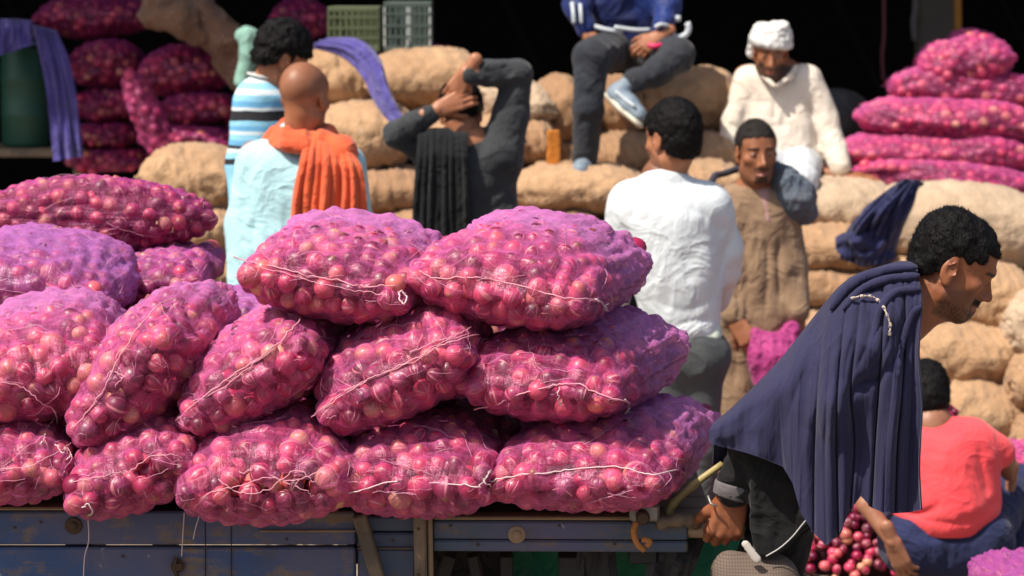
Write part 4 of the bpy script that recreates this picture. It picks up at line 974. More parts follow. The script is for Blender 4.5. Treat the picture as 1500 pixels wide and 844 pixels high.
v = Vol(*box_of(PP([(1040, 810, 5.2), (1200, 1340, 5.5)]), 0.1), 0.008)
for x0, x1, y_ in ((1085, 1100, 5.24), (1120, 1150, 5.40)): v.chain([P(x0 + 30, 905, y_), P(x0, 1060, y_), P(x1, 1260, y_)], (0.105, 0.095, 0.085), 0.03)
v.cap(P(1074, 842, 5.25), P(1132, 846, 5.25), 0.048, 0.056, 0.03); v.rough(0.008, (16, 16, 5), 4); cloth('lungi', v, M_CHECK, t)
v = Vol(*box_of([P(1110, 1300, 5.24) * (1, 1, 0), P(1190, 1300, 5.40) * (1, 1, 0) + (0.2, 0, 0.3)], 0.1), 0.008)
for x0, y_ in ((1110, 5.24), (1190, 5.40)):
    g = P(x0, 1300, y_); v.chain([g * (1, 1, 0) + (0, 0, 0.32), g * (1, 1, 0) + (0, 0, 0.06), g * (1, 1, 0) + (0.13, 0, 0.03)], (0.045, 0.036, 0.03), 0.02)
cloth('feet', v, SK3, t)
# the shawl
M_NAVY = fabric('navy shawl wool', (0.028, 0.027, 0.068), (0.021, 0.020, 0.050), 0.95, 700, 0.22, 0.10, 5.0, (26, 26, 7), 1.0)
SL_ = [[(1044, 620), (1038, 634), (1040, 650)], [(1066, 602), (1062, 628), (1064, 656)], [(1096, 574), (1090, 620), (1092, 663)], [(1124, 546), (1118, 610), (1122, 673)], [(1148, 520), (1142, 600), (1147, 684)], [(1170, 492), (1162, 600), (1161, 708)],
 [(1190, 466), (1178, 600), (1173, 752)], [(1209, 442), (1198, 560), (1193, 660), (1192, 781)], [(1227, 421), (1214, 540), (1208, 660), (1210, 799)], [(1245, 406), (1233, 500), (1225, 620), (1228, 784)], [(1262, 398), (1256, 480), (1246, 570), (1252, 650), (1246, 746)],
 [(1278, 393), (1276, 470), (1266, 570), (1268, 650), (1261, 727)], [(1292, 389), (1294, 460), (1288, 560), (1282, 650), (1277, 744)], [(1306, 385), (1311, 450), (1307, 560), (1298, 650), (1294, 751)], [(1319, 382), (1326, 450), (1323, 560), (1315, 650), (1312, 752)], [(1332, 382), (1339, 450), (1337, 560), (1333, 650), (1330, 751)], [(1343, 386), (1349, 440), (1345, 520), (1350, 600), (1346, 680), (1349, 747)]]
def sd_(s, t):
    top = 0.135 * math.sqrt(max(0.0, 1 - (1 - min(t / (0.20 + 0.25 * (1 - s)), 1)) ** 2))
    return 5.265 - top * (0.55 + 0.45 * min(s * 2.2, 1)) - 0.012 * s
def sa_(s, t):
    k = 0.0060 + 0.0330 * min(max((s - 0.32) / 0.2, 0), 1) * (0.75 + 0.45 * math.sin(s * 23 + 2)); return k * min(1, 0.12 + t * 1.5) * (0.5 if s > 0.93 else 1)
sh = pleated(SL_, sd_, sa_, M_NAVY, 'shawl', t, rows=130, K=11, wrap=(0.30, 70), noise=0.024, fine=0.003, seed=3, sharp=0.5, vw=[1, .3, .5, .2, .7, .3, .2, .9, .12, .55, 1.1, .12, .8, .15, 1.0, .12, .4], creases=[
  ([(1290, 470), (1262, 520), (1232, 580), (1190, 640)], 36, -0.045),
  ([(1244, 576), (1262, 560), (1284, 556), (1306, 538)], 5, 0.022), ([(1236, 590), (1258, 572), (1276, 574)], 5, 0.012), ([(1304, 484), (1296, 516), (1266, 560)], 5, 0.012), ([(1318, 470), (1312, 520), (1286, 552)], 6, 0.012),
  ([(1196, 470), (1230, 434), (1262, 420), (1290, 424), (1312, 448), (1318, 500)], 5, 0.010), ([(1230, 416), (1262, 408), (1296, 408), (1322, 432), (1330, 480)], 5, 0.009), ([(1250, 404), (1290, 396), (1326, 408), (1340, 450)], 5, 0.009), ([(1220, 448), (1250, 430), (1280, 432), (1300, 460)], 6, 0.008), ([(1180, 500), (1214, 456), (1240, 440)], 7, 0.007),
  ([(1254, 480), (1240, 530), (1236, 580)], 7, 0.012), ([(1278, 470), (1268, 510), (1250, 550)], 7, 0.009), ([(1250, 590), (1262, 640), (1258, 700)], 7, 0.010), ([(1160, 540), (1120, 600), (1075, 645)], 12, 0.005), ([(1190, 520), (1160, 590), (1140, 670)], 11, 0.008)])
BV = dict(VV=vnorm(sh)[0], root=t)
for r_, pts in ((0.0085, [(1342, 392), (1310, 394), (1272, 404), (1240, 424), (1218, 452)]), (0.0075, [(1345, 404), (1326, 406), (1296, 410), (1262, 424), (1236, 452)]), (0.0070, [(1346, 424), (1330, 424), (1308, 430), (1290, 452), (1280, 490)]), (0.0065, [(1347, 450), (1336, 462), (1322, 500), (1312, 560)])):
    L = smooth_line([np.array((x, y, 0)) for x, y in pts], 5); ld = None; Q_ = []
    for x, y, _ in L:
        d_ = surf_depth(BV, x, y, 6) + r_ * 0.1; ld = d_ if ld is None else 0.6 * ld + 0.4 * d_; Q_.append(P(x, y, ld))
    v = Vol(*box_of(Q_, 0.04), 0.003); k_ = len(Q_); v.chain(Q_, [r_ * (0.5 + 0.5 * math.sin(math.pi * (i + 1) / (k_ + 1)) ** 0.6) for i in range(k_)], 0.006); v.rough(0.0015, (30, 30, 30), 3); cloth('neck_fold', v, M_NAVY, t)
M_TRIM = NT('embroidered trim'); _n = M_TRIM.noise(M_TRIM.obj_co(), 190, 2); M_TRIM = M_TRIM.done(M_TRIM.bsdf(M_TRIM.ramp(_n, [(0.42, (0.42, 0.33, 0.22)), (0.5, (0.5, 0.42, 0.34)), (0.58, (0.06, 0.05, 0.10))]), 0.8, M_TRIM.bump(_n, 0.8, 0.003)))
L = smooth_line([np.array((x, y, 0)) for x, y in [(1246, 438), (1262, 434), (1278, 435), (1290, 444), (1299, 460), (1304, 476), (1303, 492)]], 6); pts = []
ld = None
for x, y, _ in L:
    d_ = surf_depth(BV, x, y, 5) - 0.009; ld = d_ if ld is None else 0.5 * ld + 0.5 * d_; pts.append(P(x, y, ld))
MB().tube(pts, [0.0028 + 0.0012 * math.sin(i * 1.3) for i in range(len(pts))], 7).build('trim', M_TRIM, t, True)
PERSON_MAIN = t
# ---- bald man in pale blue kurta with orange cloth, seen from behind
def torso_cloth(v, sh, hips, r_sh, r_ch, r_hip, d, flat=0.68, k=0.03):
    """shoulder bar, chest and waist"""
    v.cap(sh[0], sh[1], r_sh, r_sh, k)
    c0 = (np.array(sh[0]) + sh[1]) / 2; c1 = (np.array(hips[0]) + hips[1]) / 2
    for s_ in (0, 1):
        a = np.array(sh[s_]) * 0.62 + c0 * 0.38; b = np.array(hips[s_])
        v.chain([a - (0, 0, 0.02), a * 0.5 + b * 0.5, b], (r_ch, (r_ch + r_hip) / 2, r_hip), k)
    v.cap(c0 - (0, 0, 0.06), c1, r_ch * 1.1, r_hip * 1.1, k)
D = 8.5
t = person('bald man from behind in a pale blue kurta, orange cloth over his shoulder', 440, 800, D)
h = Head(P(447, 142, D), (0.42, 0.90, -0.12), (0.05, 0.1, 1), 0.225); nb = P(440, 212, D + 0.01)
v = h.vol(0.0045, nb); h.build(v, detail=False); h.neck(v, nb, 0.054)
SL, SR, HL, HR = P(372, 228, D + 0.02), P(512, 236, D + 0.02), P(388, 470, D), P(484, 470, D)
bod = Vol(*box_of([SL, SR, HL, HR, P(350, 560, D)], 0.2), 0.012); bod.cap(SL, SR, 0.05, 0.05, 0.03).cap(nb, (HL + HR) / 2, 0.08, 0.08, 0.04).chain([SL, P(352, 340, D), P(352, 450, D - .04)], (0.045, 0.038, 0.028)).chain([SR, P(528, 340, D + .05), P(520, 450, D + .02)], (0.045, 0.038, 0.028))
hd = Vol(*box_of(PP([(352, 450, D - .04), (356, 540, D - .02)]), 0.07), 0.005); hand(hd, P(352, 455, D - .04), (0.05, 0.05, -1), (-1, -0.4, 0), -1, (0.3, 0.35, 0.4, 0.4)); hd2 = Vol(*box_of(PP([(520, 450, D + .02), (520, 540, D + .02)]), 0.07), 0.005); hand(hd2, P(520, 455, D + .02), (0.05, 0.05, -1), (1, -0.4, 0), 1, (0.3, 0.35, 0.4, 0.4))
skin_mesh('body', [v, hd, hd2, bod], SK2, t, h.attrs(beard=0.2, scalp=0.28)); h.eyes(t)
M_KURTA = fabric('pale blue kurta', (0.42, 0.66, 0.70), (0.36, 0.58, 0.62), 0.85, 500, 0.25, 0.1)
v = Vol(*box_of([SL, SR, P(335, 600, D), P(540, 600, D)], 0.13), 0.007)
torso_cloth(v, (P(382, 240, D + .01), P(500, 244, D + .01)), (P(392, 470, D), P(480, 470, D)), 0.068, 0.115, 0.125, D)
v.chain(PP([(400, 480, D), (398, 600, D)]), (0.12, 0.13), 0.03).chain(PP([(478, 480, D), (480, 600, D)]), (0.12, 0.13), 0.03)
v.chain(PP([(376, 240, D + .01), (357, 330, D), (353, 440, D - .04)]), (0.066, 0.056, 0.045), 0.025).chain(PP([(506, 244, D + .01), (522, 330, D + .04), (520, 440, D + .02)]), (0.066, 0.052, 0.045), 0.025)
v.cap(P(432, 212, D + .01), P(432, 204, D + .01), 0.075, 0.068, 0.02); v.rough(0.006, (9, 9, 5), 3); v.rough(0.0018, (22, 22, 10), 8, ridge=True)
v.grooves([([(374, 300), (372, 370), (378, 430)], 0.010, 0.014), ([(380, 280), (392, 330), (388, 400)], 0.014, 0.006), ([(362, 330), (372, 345)], 0.008, 0.007), ([(350, 350), (368, 362)], 0.008, 0.006), ([(420, 300), (415, 380)], 0.016, 0.006)], D - .1, front=D)
v.plane(P(440, 560, D), (0, 0, -1)); cloth('kurta', v, M_KURTA, t)
legs(t, [P(410, 530, D), P(470, 530, D)], [P(412, 680, D), P(466, 680, D)], [P(412, 800, D) * (1, 1, 0) + (0, 0, .1), P(466, 800, D) * (1, 1, 0) + (0, 0, .1)], fabric('white trousers', (0.5, 0.5, 0.48)))
M_ORANGE = fabric('orange cotton cloth', (0.72, 0.13, 0.045), (0.62, 0.09, 0.035), 0.85, 400, 0.3, 0.2)
v = Vol(*box_of(PP([(380, 150, D - .2), (545, 345, D + .2)]), 0.05), 0.0055)
for k in range(3):
    y = 186 + 9 * k; pts = PP([(404 - k * 6, y + 8, D + .0), (420 - k, y + 8, D - .075 - .01 * k), (446, y + 12, D - .08 - .012 * k), (472 + k * 4, y + 16, D - 0.04), (482 + k * 4, y + 6, D + .04), (455, y - 4, D + .10), (420, y - 4, D + .09), (404 - k * 6, y + 8, D + .0)])
    v.chain(pts, [0.022] * 8, 0.012)
v.cap(P(500, 224, D - .06), P(506, 228, D + .08), 0.050, 0.045, 0.03); v.cap(P(468, 208, D - .05), P(500, 222, D - .06), 0.035, 0.045, 0.03)
v.rough(0.004, (40, 40, 12), 3); v.grooves([([(408, 178), (440, 184), (470, 200)], 0.005, 0.012), ([(404, 190), (440, 194), (464, 206)], 0.005, 0.012), ([(412, 172), (444, 176), (474, 190)], 0.004, 0.010)], D - .15, front=D + 0.02)
cloth('neck_wrap', v, M_ORANGE, t)
OL_ = [[(448, 198), (438, 240), (428, 290), (424, 350)], [(457, 198), (450, 240), (442, 290), (438, 350)], [(465, 200), (462, 235), (456, 290), (452, 350)], [(473, 202), (472, 240), (468, 290), (464, 350)], [(481, 205), (486, 240), (484, 290), (478, 350)], [(489, 208), (499, 240), (500, 290), (494, 350)], [(497, 210), (510, 236), (513, 290), (508, 350)], [(506, 213), (520, 240), (525, 290), (522, 350)], [(515, 220), (531, 248), (538, 300), (541, 350)]]
pleated(OL_, lambda s, t_: D - 0.06 - 0.09 * min(1, t_ * 4) ** 0.5 * (1 - 0.35 * s * s), lambda s, t_: 0.006 + 0.016 * min(1, t_ * 2), M_ORANGE, 'shoulder_cloth', t, rows=60, K=9, wrap=(0.12, 10), noise=0.01, fine=0.003, seed=5, creases=[([(478, 214), (494, 226), (498, 262), (494, 330)], 4, 0.02)])

# ---- boy in a striped shirt
D = 9.0
t = person('boy in a blue, white and black striped shirt looking away, beside the bald man', 400, 760, D)
h = Head(P(414, 84, D), (0.80, 0.35, -0.42), (0.30, 0, 0.9), 0.215); nb = P(388, 124, D + .01)
v = h.vol(0.0045, nb); h.build(v, detail=False); h.neck(v, nb, 0.046)
sh = (P(366, 146, D), P(420, 150, D + 0.10)); bsh = (P(372, 156, D), P(414, 160, D + .08)); bod = Vol(*box_of([sh[0], sh[1], P(370, 420, D)], 0.2), 0.012); bod.cap(bsh[0], bsh[1], 0.035, 0.035, 0.03).cap(P(390, 190, D + .02), P(388, 400, D), 0.07, 0.07, 0.03).chain([bsh[0], P(352, 260, D), P(360, 350, D - .05)], (0.034, 0.034, 0.025)).chain([sh[1], P(430, 260, D + .1), P(430, 350, D)], (0.038, 0.034, 0.025))
hd = Vol(*box_of(PP([(360, 350, D - .05), (362, 430, D - .05)]), 0.07), 0.006); hand(hd, P(360, 352, D - .05), (0.05, 0.05, -1), (-1, 0, 0), -1, L=0.16); hd2 = Vol(*box_of(PP([(430, 350, D), (430, 430, D)]), 0.07), 0.006); hand(hd2, P(430, 352, D), (0.05, 0.05, -1), (1, 0, 0), 1, L=0.16)
skin_mesh('body', [v, hd, hd2, bod], SK2, t, h.attrs()); h.eyes(t)
h.hair(t, M_HAIR, t=0.012, front=0.045, side=-0.015, back=-0.06, rough=0.007, rs=55, res=0.0045, top=0.012, temple=0.035)
n = NT('striped jersey'); z = n.n('SeparateXYZ', {0: n.obj_co()}).outputs[2]; zt, zb = P(366, 112, D)[2], P(366, 240, D)[2]
f = n.math('DIVIDE', n.math('SUBTRACT', zt, z), zt - zb); f = n.math('ADD', f, n.math('MULTIPLY', n.math('SUBTRACT', n.noise(n.obj_co(), 9, 2), 0.5), 0.04))
B_, W_, K_, L_ = (0.13, 0.38, 0.62), (0.62, 0.70, 0.72), (0.012, 0.012, 0.016), (0.25, 0.55, 0.72)
cr = n.ramp(f, [(0.0, W_), (0.06, L_), (0.14, W_), (0.20, L_), (0.27, B_), (0.34, W_), (0.38, K_), (0.50, L_), (0.56, B_), (0.62, W_), (0.66, L_), (0.72, B_), (0.78, K_), (0.82, W_), (0.86, L_), (0.93, K_), (1.0, L_)], 'CONSTANT')
M_STRIPE = n.done(n.bsdf(cr, 0.85, n.bump(n.noise(n.obj_co(), 14, 4), 0.3, 0.02)))
v = Vol(*box_of(PP([(350, 120, D), (440, 430, D)]), 0.14), 0.007); torso_cloth(v, (P(372, 143, D), P(414, 146, D + .08)), (P(372, 400, D), P(410, 400, D)), 0.062, 0.085, 0.09, D)
v.chain(PP([(366, 154, D), (352, 240, D - .01), (356, 300, D - .04)]), (0.058, 0.048, 0.045), 0.02).chain([sh[1], P(432, 240, D + .1), P(430, 300, D)], (0.052, 0.048, 0.045), 0.02)
v.cap(nb + (0, 0, -.03), nb + (0.008, 0, 0.006), 0.082, 0.055, 0.03); v.rough(0.005, (12, 12, 16), 3); v.plane(P(400, 425, D), (0, 0, -1)); cloth('jersey', v, M_STRIPE, t)
MB().tube(smooth_line([nb + np.array((0.058 * math.cos(a), 0.058 * math.sin(a), 0.028 - 0.012 * math.cos(a))) for a in np.linspace(0, 2 * math.pi, 14)], 2), 0.005, 6).build('collar', plain('white rib', (0.65, 0.65, 0.62), 0.8), t, True)
legs(t, [P(380, 420, D), P(404, 420, D)], [P(380, 580, D), P(404, 580, D)], [P(380, 800, D) * (1, 1, 0) + (0, 0, .1), P(406, 800, D) * (1, 1, 0) + (0, 0, .1)], fabric('dark trousers', (0.03, 0.03, 0.04)), r=(0.07, 0.055, 0.045))

# ---- man in charcoal with his hands clasped behind his head
D = 9.3
t = person('man in a charcoal shirt from behind, both hands clasped behind his head, elbows out', 680, 720, D)
h = Head(P(676, 166, D + 0.06), (0.12, 0.80, -0.58), (0.0, 0.58, 0.8), 0.222); nb = P(688, 214, D + .0)
v = h.vol(0.0045, nb); h.build(v, detail=False); h.neck(v, nb, 0.054)
SL, SR = P(624, 214, D + .02), P(742, 214, D + .02); EL, ER = P(582, 196, D - .05), P(762, 106, D + .0); WL, WR = P(642, 160, D - .10), P(684, 106, D - .08)
bod = Vol(*box_of([SL, SR, EL, ER, P(680, 500, D)], 0.2), 0.012); bod.cap(SL, SR, 0.05, 0.05, 0.03).cap(nb, P(690, 420, D), 0.08, 0.08, 0.04).chain([SL, EL, WL], (0.045, 0.036, 0.026)).chain([SR, ER, WR], (0.045, 0.036, 0.026))
hL = Vol(*box_of([WL, P(672, 140, D - .1)], 0.08), 0.004); hand(hL, WL, (1.0, 0.10, 0.42), (-0.1, -1, 0.1), 1, (0.4, 0.45, 0.5, 0.55), L=0.17)
hR = Vol(*box_of([WR, P(655, 150, D - .1)], 0.08), 0.004); hand(hR, WR, (-0.62, 0.05, -0.9), (0.0, -1, 0.1), -1, (0.35, 0.4, 0.45, 0.5), L=0.17)
skin_mesh('body', [v, hL, hR, bod], SK2, t, h.attrs(beard=0.5)); h.eyes(t)
h.hair(t, M_HAIR, t=0.008, front=0.055, side=-0.015, back=-0.06, rough=0.004, rs=70, res=0.0045, top=0.004)
M_CHAR = fabric('charcoal shirt', (0.040, 0.043, 0.046), (0.028, 0.030, 0.033), 0.85, 500, 0.3, 0.15)
v = Vol(*box_of([SL, SR, EL, ER, P(680, 470, D)], 0.14), 0.0065)
torso_cloth(v, (P(640, 232, D), P(728, 232, D)), (P(650, 460, D), P(722, 460, D)), 0.075, 0.105, 0.12, D)
v.chain(PP([(728, 232, D), (748, 170, D + .01), (758, 110, D)]), (0.098, 0.064, 0.052), 0.03).chain([P(759, 109, D), P(712, 108, D - .05), P(690, 110, D - .07)], (0.050, 0.043, 0.037), 0.015)
v.chain(PP([(640, 228, D), (612, 210, D - .02), (584, 197, D - .05)]), (0.085, 0.056, 0.050), 0.02).chain([P(582, 196, D - .05), P(610, 182, D - .08), P(630, 168, D - .095)], (0.050, 0.042, 0.036), 0.015)
v.cap(nb + (0, 0, 0.0), nb + (0, 0.01, 0.025), 0.07, 0.064, 0.02); v.rough(0.006, (10, 10, 10), 3); v.rough(0.0022, (26, 26, 14), 8, ridge=True)
v.grooves([([(735, 96), (752, 112)], 0.010, 0.012), ([(712, 100), (722, 120)], 0.010, 0.009), ([(696, 95), (704, 116)], 0.008, 0.008), ([(735, 140), (768, 120)], 0.012, 0.010), ([(728, 165), (768, 150)], 0.012, 0.008), ([(600, 196), (612, 214)], 0.009, 0.009), ([(590, 186), (600, 205)], 0.009, 0.009), ([(612, 176), (622, 196)], 0.008, 0.008),
           ([(712, 190), (702, 220), (690, 240)], 0.014, 0.008), ([(756, 240), (735, 275), (700, 310)], 0.013, 0.013), ([(757, 268), (738, 295), (710, 318)], 0.012, 0.012), ([(752, 290), (735, 315)], 0.010, 0.010), ([(690, 250), (725, 258), (752, 248)], 0.012, 0.007), ([(700, 280), (730, 280)], 0.012, 0.006)], D - .1, front=D)
v.plane(P(680, 455, D), (0, 0, -1)); cloth('shirt', v, M_CHAR, t)
BL_ = [[(612 + 9 * k, 193 - (6 if 1 < k < 6 else 0)), (609 + 9.6 * k, 240), (605 + 10.4 * k, 290), (603 + 10.8 * k, 345)] for k in range(9)]
pleated(BL_, lambda s, t_: D - 0.10 - 0.06 * min(1, t_ * 4) ** 0.5, lambda s, t_: 0.004 + 0.012 * min(1, t_ * 2), fabric('black scarf', (0.011, 0.012, 0.013), None, 0.9, 500, 0.3), 'black_scarf', t, rows=60, K=8, wrap=(0.14, 12), noise=0.01, fine=0.003, seed=8)
legs(t, [P(662, 450, D), P(712, 450, D)], [P(664, 600, D), P(712, 600, D)], [P(664, 800, D) * (1, 1, 0) + (0, 0, .1), P(712, 800, D) * (1, 1, 0) + (0, 0, .1)], fabric('grey trousers', (0.06, 0.06, 0.07)))

# ---- youth sitting high on the sacks, cut off by the top of the picture
D = 11.0
t = person('youth in blue jacket sitting high on brown sacks, one leg crossed, head above the frame', 880, 600, D)
h = Head(P(905, -112, D - .05), (0.1, -1, -0.25), (0, -.2, 1), 0.22); nb = P(908, -60, D)
v = h.vol(0.006, nb); h.build(v, detail=False); h.neck(v, nb, 0.05)
SL, SR, HL, HR = P(862, -45, D), P(962, -45, D), P(890, 70, D + .05), P(950, 66, D + .05)
bod = Vol(*box_of([SL, SR, HL, HR, P(850, 240, D)], 0.2), 0.012); bod.cap(SL, SR, 0.05, 0.05, 0.03).cap(nb, (HL + HR) / 2, 0.09, 0.1, 0.04).chain([SL, P(846, 10, D - .1), P(862, 55, D - .16)], (0.04, 0.035, 0.026)).chain([SR, P(978, 10, D - .08), P(968, 56, D - .2)], (0.04, 0.035, 0.026))
hR = Vol(*box_of(PP([(966, 58, D - .22), (950, 76, D - .25)]), 0.08), 0.005); hand(hR, P(966, 54, D - .22), (-0.8, -0.3, -0.5), (0.2, -1, 0.5), 1, (0.6, 0.7, 0.8, 0.8), L=0.17)
hL = Vol(*box_of(PP([(862, 55, D - .16), (872, 80, D - .2)]), 0.08), 0.005); hand(hL, P(862, 52, D - .16), (0.5, -0.3, -0.8), (-0.3, -1, 0.3), -1, (0.6, 0.7, 0.8, 0.8), L=0.17)
skin_mesh('body', [v, hR, hL, bod], SK2, t, h.attrs()); h.eyes(t); h.hair(t, M_HAIR, t=0.01, res=0.006, rough=0.005, rs=60, top=0.01)
M_BLUEJ = fabric('blue sports jacket', (0.014, 0.036, 0.18), (0.010, 0.012, 0.05), 0.55, 400, 0.3, 0.1, 5.0)
v = Vol(*box_of(PP([(840, -60, D - .2), (985, 80, D + .2)]), 0.12), 0.008); torso_cloth(v, (P(872, -38, D), P(952, -38, D)), (P(896, 46, D + .02), P(948, 42, D + .02)), 0.065, 0.10, 0.10, D)
v.chain([SL, P(845, 8, D - .1), P(858, 40, D - .14)], (0.06, 0.055, 0.042), 0.02).chain([SR, P(978, 8, D - .08), P(970, 46, D - .18)], (0.06, 0.055, 0.042), 0.02); v.rough(0.007, (14, 14, 14), 3, ridge=True); v.plane(P(900, 72, D), (0.1, 0, -1)); cloth('jacket', v, M_BLUEJ, t)
M_WST = plain('white stripe cloth', (0.6, 0.65, 0.68), 0.6)
def strip(pts, r, mat, name, par, fl=None):
    MB().tube(smooth_line(PP(pts), 5), r, 8).build(name, mat, par, True)
strip([(868, 38, D - .16), (890, 44, D - .175), (912, 47, D - .165)], 0.010, M_WST, 'white_stripe', t); strip([(900, 40, D - .18), (930, 44, D - .175), (952, 44, D - .16)], 0.009, M_WST, 'white_stripe', t)
strip([(838, 4, D - .17), (840, 20, D - .19), (841, 34, D - .19)], 0.009, M_WST, 'white_stripe', t); strip([(850, 6, D - .17), (851, 20, D - .19), (852, 34, D - .19)], 0.008, M_WST, 'white_stripe', t)
strip([(960, 40, D - .23), (968, 36, D - .235), (978, 38, D - .22)], 0.009, M_WST, 'white_stripe', t)
MB().tube([P(994 + 15 * math.cos(a), 41 + 14 * math.sin(a), D - .15) for a in np.linspace(-0.6, 4.9, 18)], 0.013, 8).build('white_band', M_WST, t, True)
MB().tube(smooth_line(PP([(950, 66, D - .28), (960, 68, D - .29), (968, 66, D - .28)]), 4), 0.012, 8).build('pink_bangle', plain('bright pink plastic', (0.75, 0.03, 0.13), 0.4), t, True)
M_SLATE = fabric('slate trousers', (0.026, 0.030, 0.040), (0.035, 0.036, 0.040), 0.85, 500, 0.3, 0.1)
v = Vol(*box_of(PP([(850, 40, D - .5), (1010, 250, D + .2)]), 0.1), 0.008); v.cap(P(900, 66, D + .03), P(944, 64, D + .03), 0.10, 0.10, 0.03)
v.chain(PP([(898, 72, D), (866, 84, D - .38), (862, 160, D - .40), (857, 236, D - .36)]), (0.095, 0.070, 0.060, 0.050), 0.02); v.chain(PP([(944, 76, D), (992, 82, D - .30), (962, 104, D - .40), (930, 118, D - .42)]), (0.10, 0.068, 0.058, 0.048), 0.02)
v.rough(0.006, (14, 14, 12), 5, ridge=True); v.grooves([[(850, 100), (870, 120)], [(848, 130), (872, 145)], [(850, 170), (868, 180)], [(930, 90), (960, 110)], [(900, 90), (930, 84)]], D - .4, 0.014, 0.011, D - .3); cloth('trousers', v, M_SLATE, t)
def sneaker(a, b, up, par, sole_side):
    a, b = np.array(a), np.array(b); v = Vol(*box_of([a, b], 0.10), 0.005); u = unit(up); v.chain([a, a * 0.45 + b * 0.55, b], (0.042, 0.040, 0.034), 0.02).cap(a, a + u * 0.05, 0.038, 0.034, 0.02); v.rough(0.002, 60, 2)
    cloth('shoe', v, M_SNK, par); w = Vol(*box_of([a, b], 0.10), 0.004); s_ = u * -0.030
    w.chain([a + s_ - unit(b - a) * 0.01, a * .5 + b * .5 + s_ * 1.05, b + s_ * 0.9 + unit(b - a) * 0.015], (0.036, 0.038, 0.034), 0.01, flat=(u, 0.42)); cloth('sole', w, M_SOLE, par)
M_SNK = plain('blue grey sneaker', (0.22, 0.28, 0.34), 0.6, 0.3); M_SOLE = plain('cream sole', (0.72, 0.66, 0.52), 0.6)
sneaker(P(904, 138, D - .42), P(936, 168, D - .50), (0.62, -0.15, 0.65), t, 0); sneaker(P(856, 246, D - .34), P(850, 250, D - .50), (0, 0.1, 1), t, 0)
strip([(902, 134, D - .475), (916, 146, D - .50), (930, 156, D - .53)], 0.006, M_WST, 'lace', t)

# ---- man in cream shirt and white turban, propped on his arms
t = person('man in cream shirt and white turban sitting on sacks, leaning on straight arms', 1150, 600, D)
h = Head(P(1129, 76, D - .08), (-0.06, -1, -0.22), (0.03, -.15, 1), 0.222, 0.94); nb = P(1140, 112, D)
v = h.vol(0.0042, nb); h.build(v, detail=False, gaunt=1.0); h.neck(v, nb, 0.052)
SL, SR, HL, HR = P(1092, 112, D + .02), P(1186, 112, D + .02), P(1118, 238, D + .02), P(1176, 238, D + .02)
WL, WR = P(1062, 244, D - .05), P(1232, 252, D - .1)
bod = Vol(*box_of([SL, SR, HL, HR, WR, WL], 0.2), 0.012); bod.cap(SL, SR, 0.05, 0.05, 0.03).cap(nb, (HL + HR) / 2, 0.09, 0.1, 0.04).chain([SL, P(1076, 180, D), WL], (0.042, 0.036, 0.026)).chain([SR, P(1212, 180, D), WR], (0.042, 0.036, 0.026))
hL = Vol(*box_of([WL, P(1050, 262, D - .15)], 0.08), 0.005); hand(hL, WL, (-0.6, -0.5, -0.25), (0, -0.3, 1), -1, (0.1, 0.1, 0.1, 0.1), L=0.18); hR = Vol(*box_of([WR, P(1270, 264, D - .15)], 0.08), 0.005); hand(hR, WR + (0, 0, -0.01), (1.0, -0.3, -0.12), (0, -0.3, 1), 1, (0.1, 0.1, 0.1, 0.1), L=0.18)
skin_mesh('body', [v, hL, hR, bod], SK1, t, h.attrs(beard=0.9, must=1.0)); h.eyes(t)
M_CREAM = fabric('cream cotton', (0.76, 0.67, 0.56), (0.70, 0.60, 0.50), 0.85, 500, 0.25, 0.1); M_TURB = fabric('white turban cloth', (0.80, 0.78, 0.75), None, 0.85, 400, 0.3, 0.1)
v = Vol(h.c - 0.16, h.c + 0.16, 0.0045); v.ell(h.p(0, -0.018, 0.062), np.array((0.087, 0.103, 0.058)), 0.01, h.M)
for k in range(6):
    z0, tl = 0.045 + 0.011 * k, (-1) ** k * 0.012
    ring = [h.p((0.082 - .004 * k) * math.cos(a), -0.016 + (0.100 - .005 * k) * math.sin(a), z0 + tl * math.cos(a) + 0.006 * math.sin(a)) for a in np.linspace(0, 2 * math.pi, 19)]
    v.chain(ring, [0.0165] * 19, 0.006)
v.cap(h.p(0.075, -0.04, 0.05), h.p(0.085, -0.05, -0.02), 0.02, 0.022, 0.015); v.rough(0.003, 50, 2, ridge=True); cloth('turban', v, M_TURB, t)
v = Vol(*box_of([SL, SR, HL, HR, WR, WL], 0.13), 0.0065); torso_cloth(v, (P(1104, 122, D + .01), P(1174, 122, D + .01)), (P(1122, 240, D), P(1172, 240, D)), 0.072, 0.098, 0.112, D)
v.chain(PP([(1098, 120, D), (1078, 178, D - .02), (1065, 236, D - .05)]), (0.072, 0.058, 0.048), 0.02).chain(PP([(1180, 120, D), (1209, 178, D - .02), (1230, 244, D - .1)]), (0.074, 0.056, 0.048), 0.02)
v.cap(nb + (0, 0.02, -0.02), nb + (0, 0.025, 0.0), 0.066, 0.056, 0.02); v.rough(0.005, (10, 10, 10), 3); v.rough(0.0016, (26, 26, 12), 8, ridge=True)
v.grooves([([(1092, 150), (1088, 200), (1092, 240)], 0.012, 0.022), ([(1184, 140), (1192, 180), (1200, 225)], 0.012, 0.018), ([(1133, 112), (1135, 150), (1134, 190)], 0.007, 0.009), ([(1104, 180), (1130, 186), (1160, 180)], 0.013, 0.008), ([(1110, 200), (1140, 206)], 0.012, 0.008), ([(1150, 150), (1160, 175)], 0.012, 0.007), ([(1210, 180), (1222, 196)], 0.009, 0.008), ([(1068, 180), (1082, 190)], 0.009, 0.008), ([(1112, 140), (1120, 160)], 0.010, 0.006), ([(1142, 215), (1180, 220)], 0.010, 0.009)], D - .1, front=D)
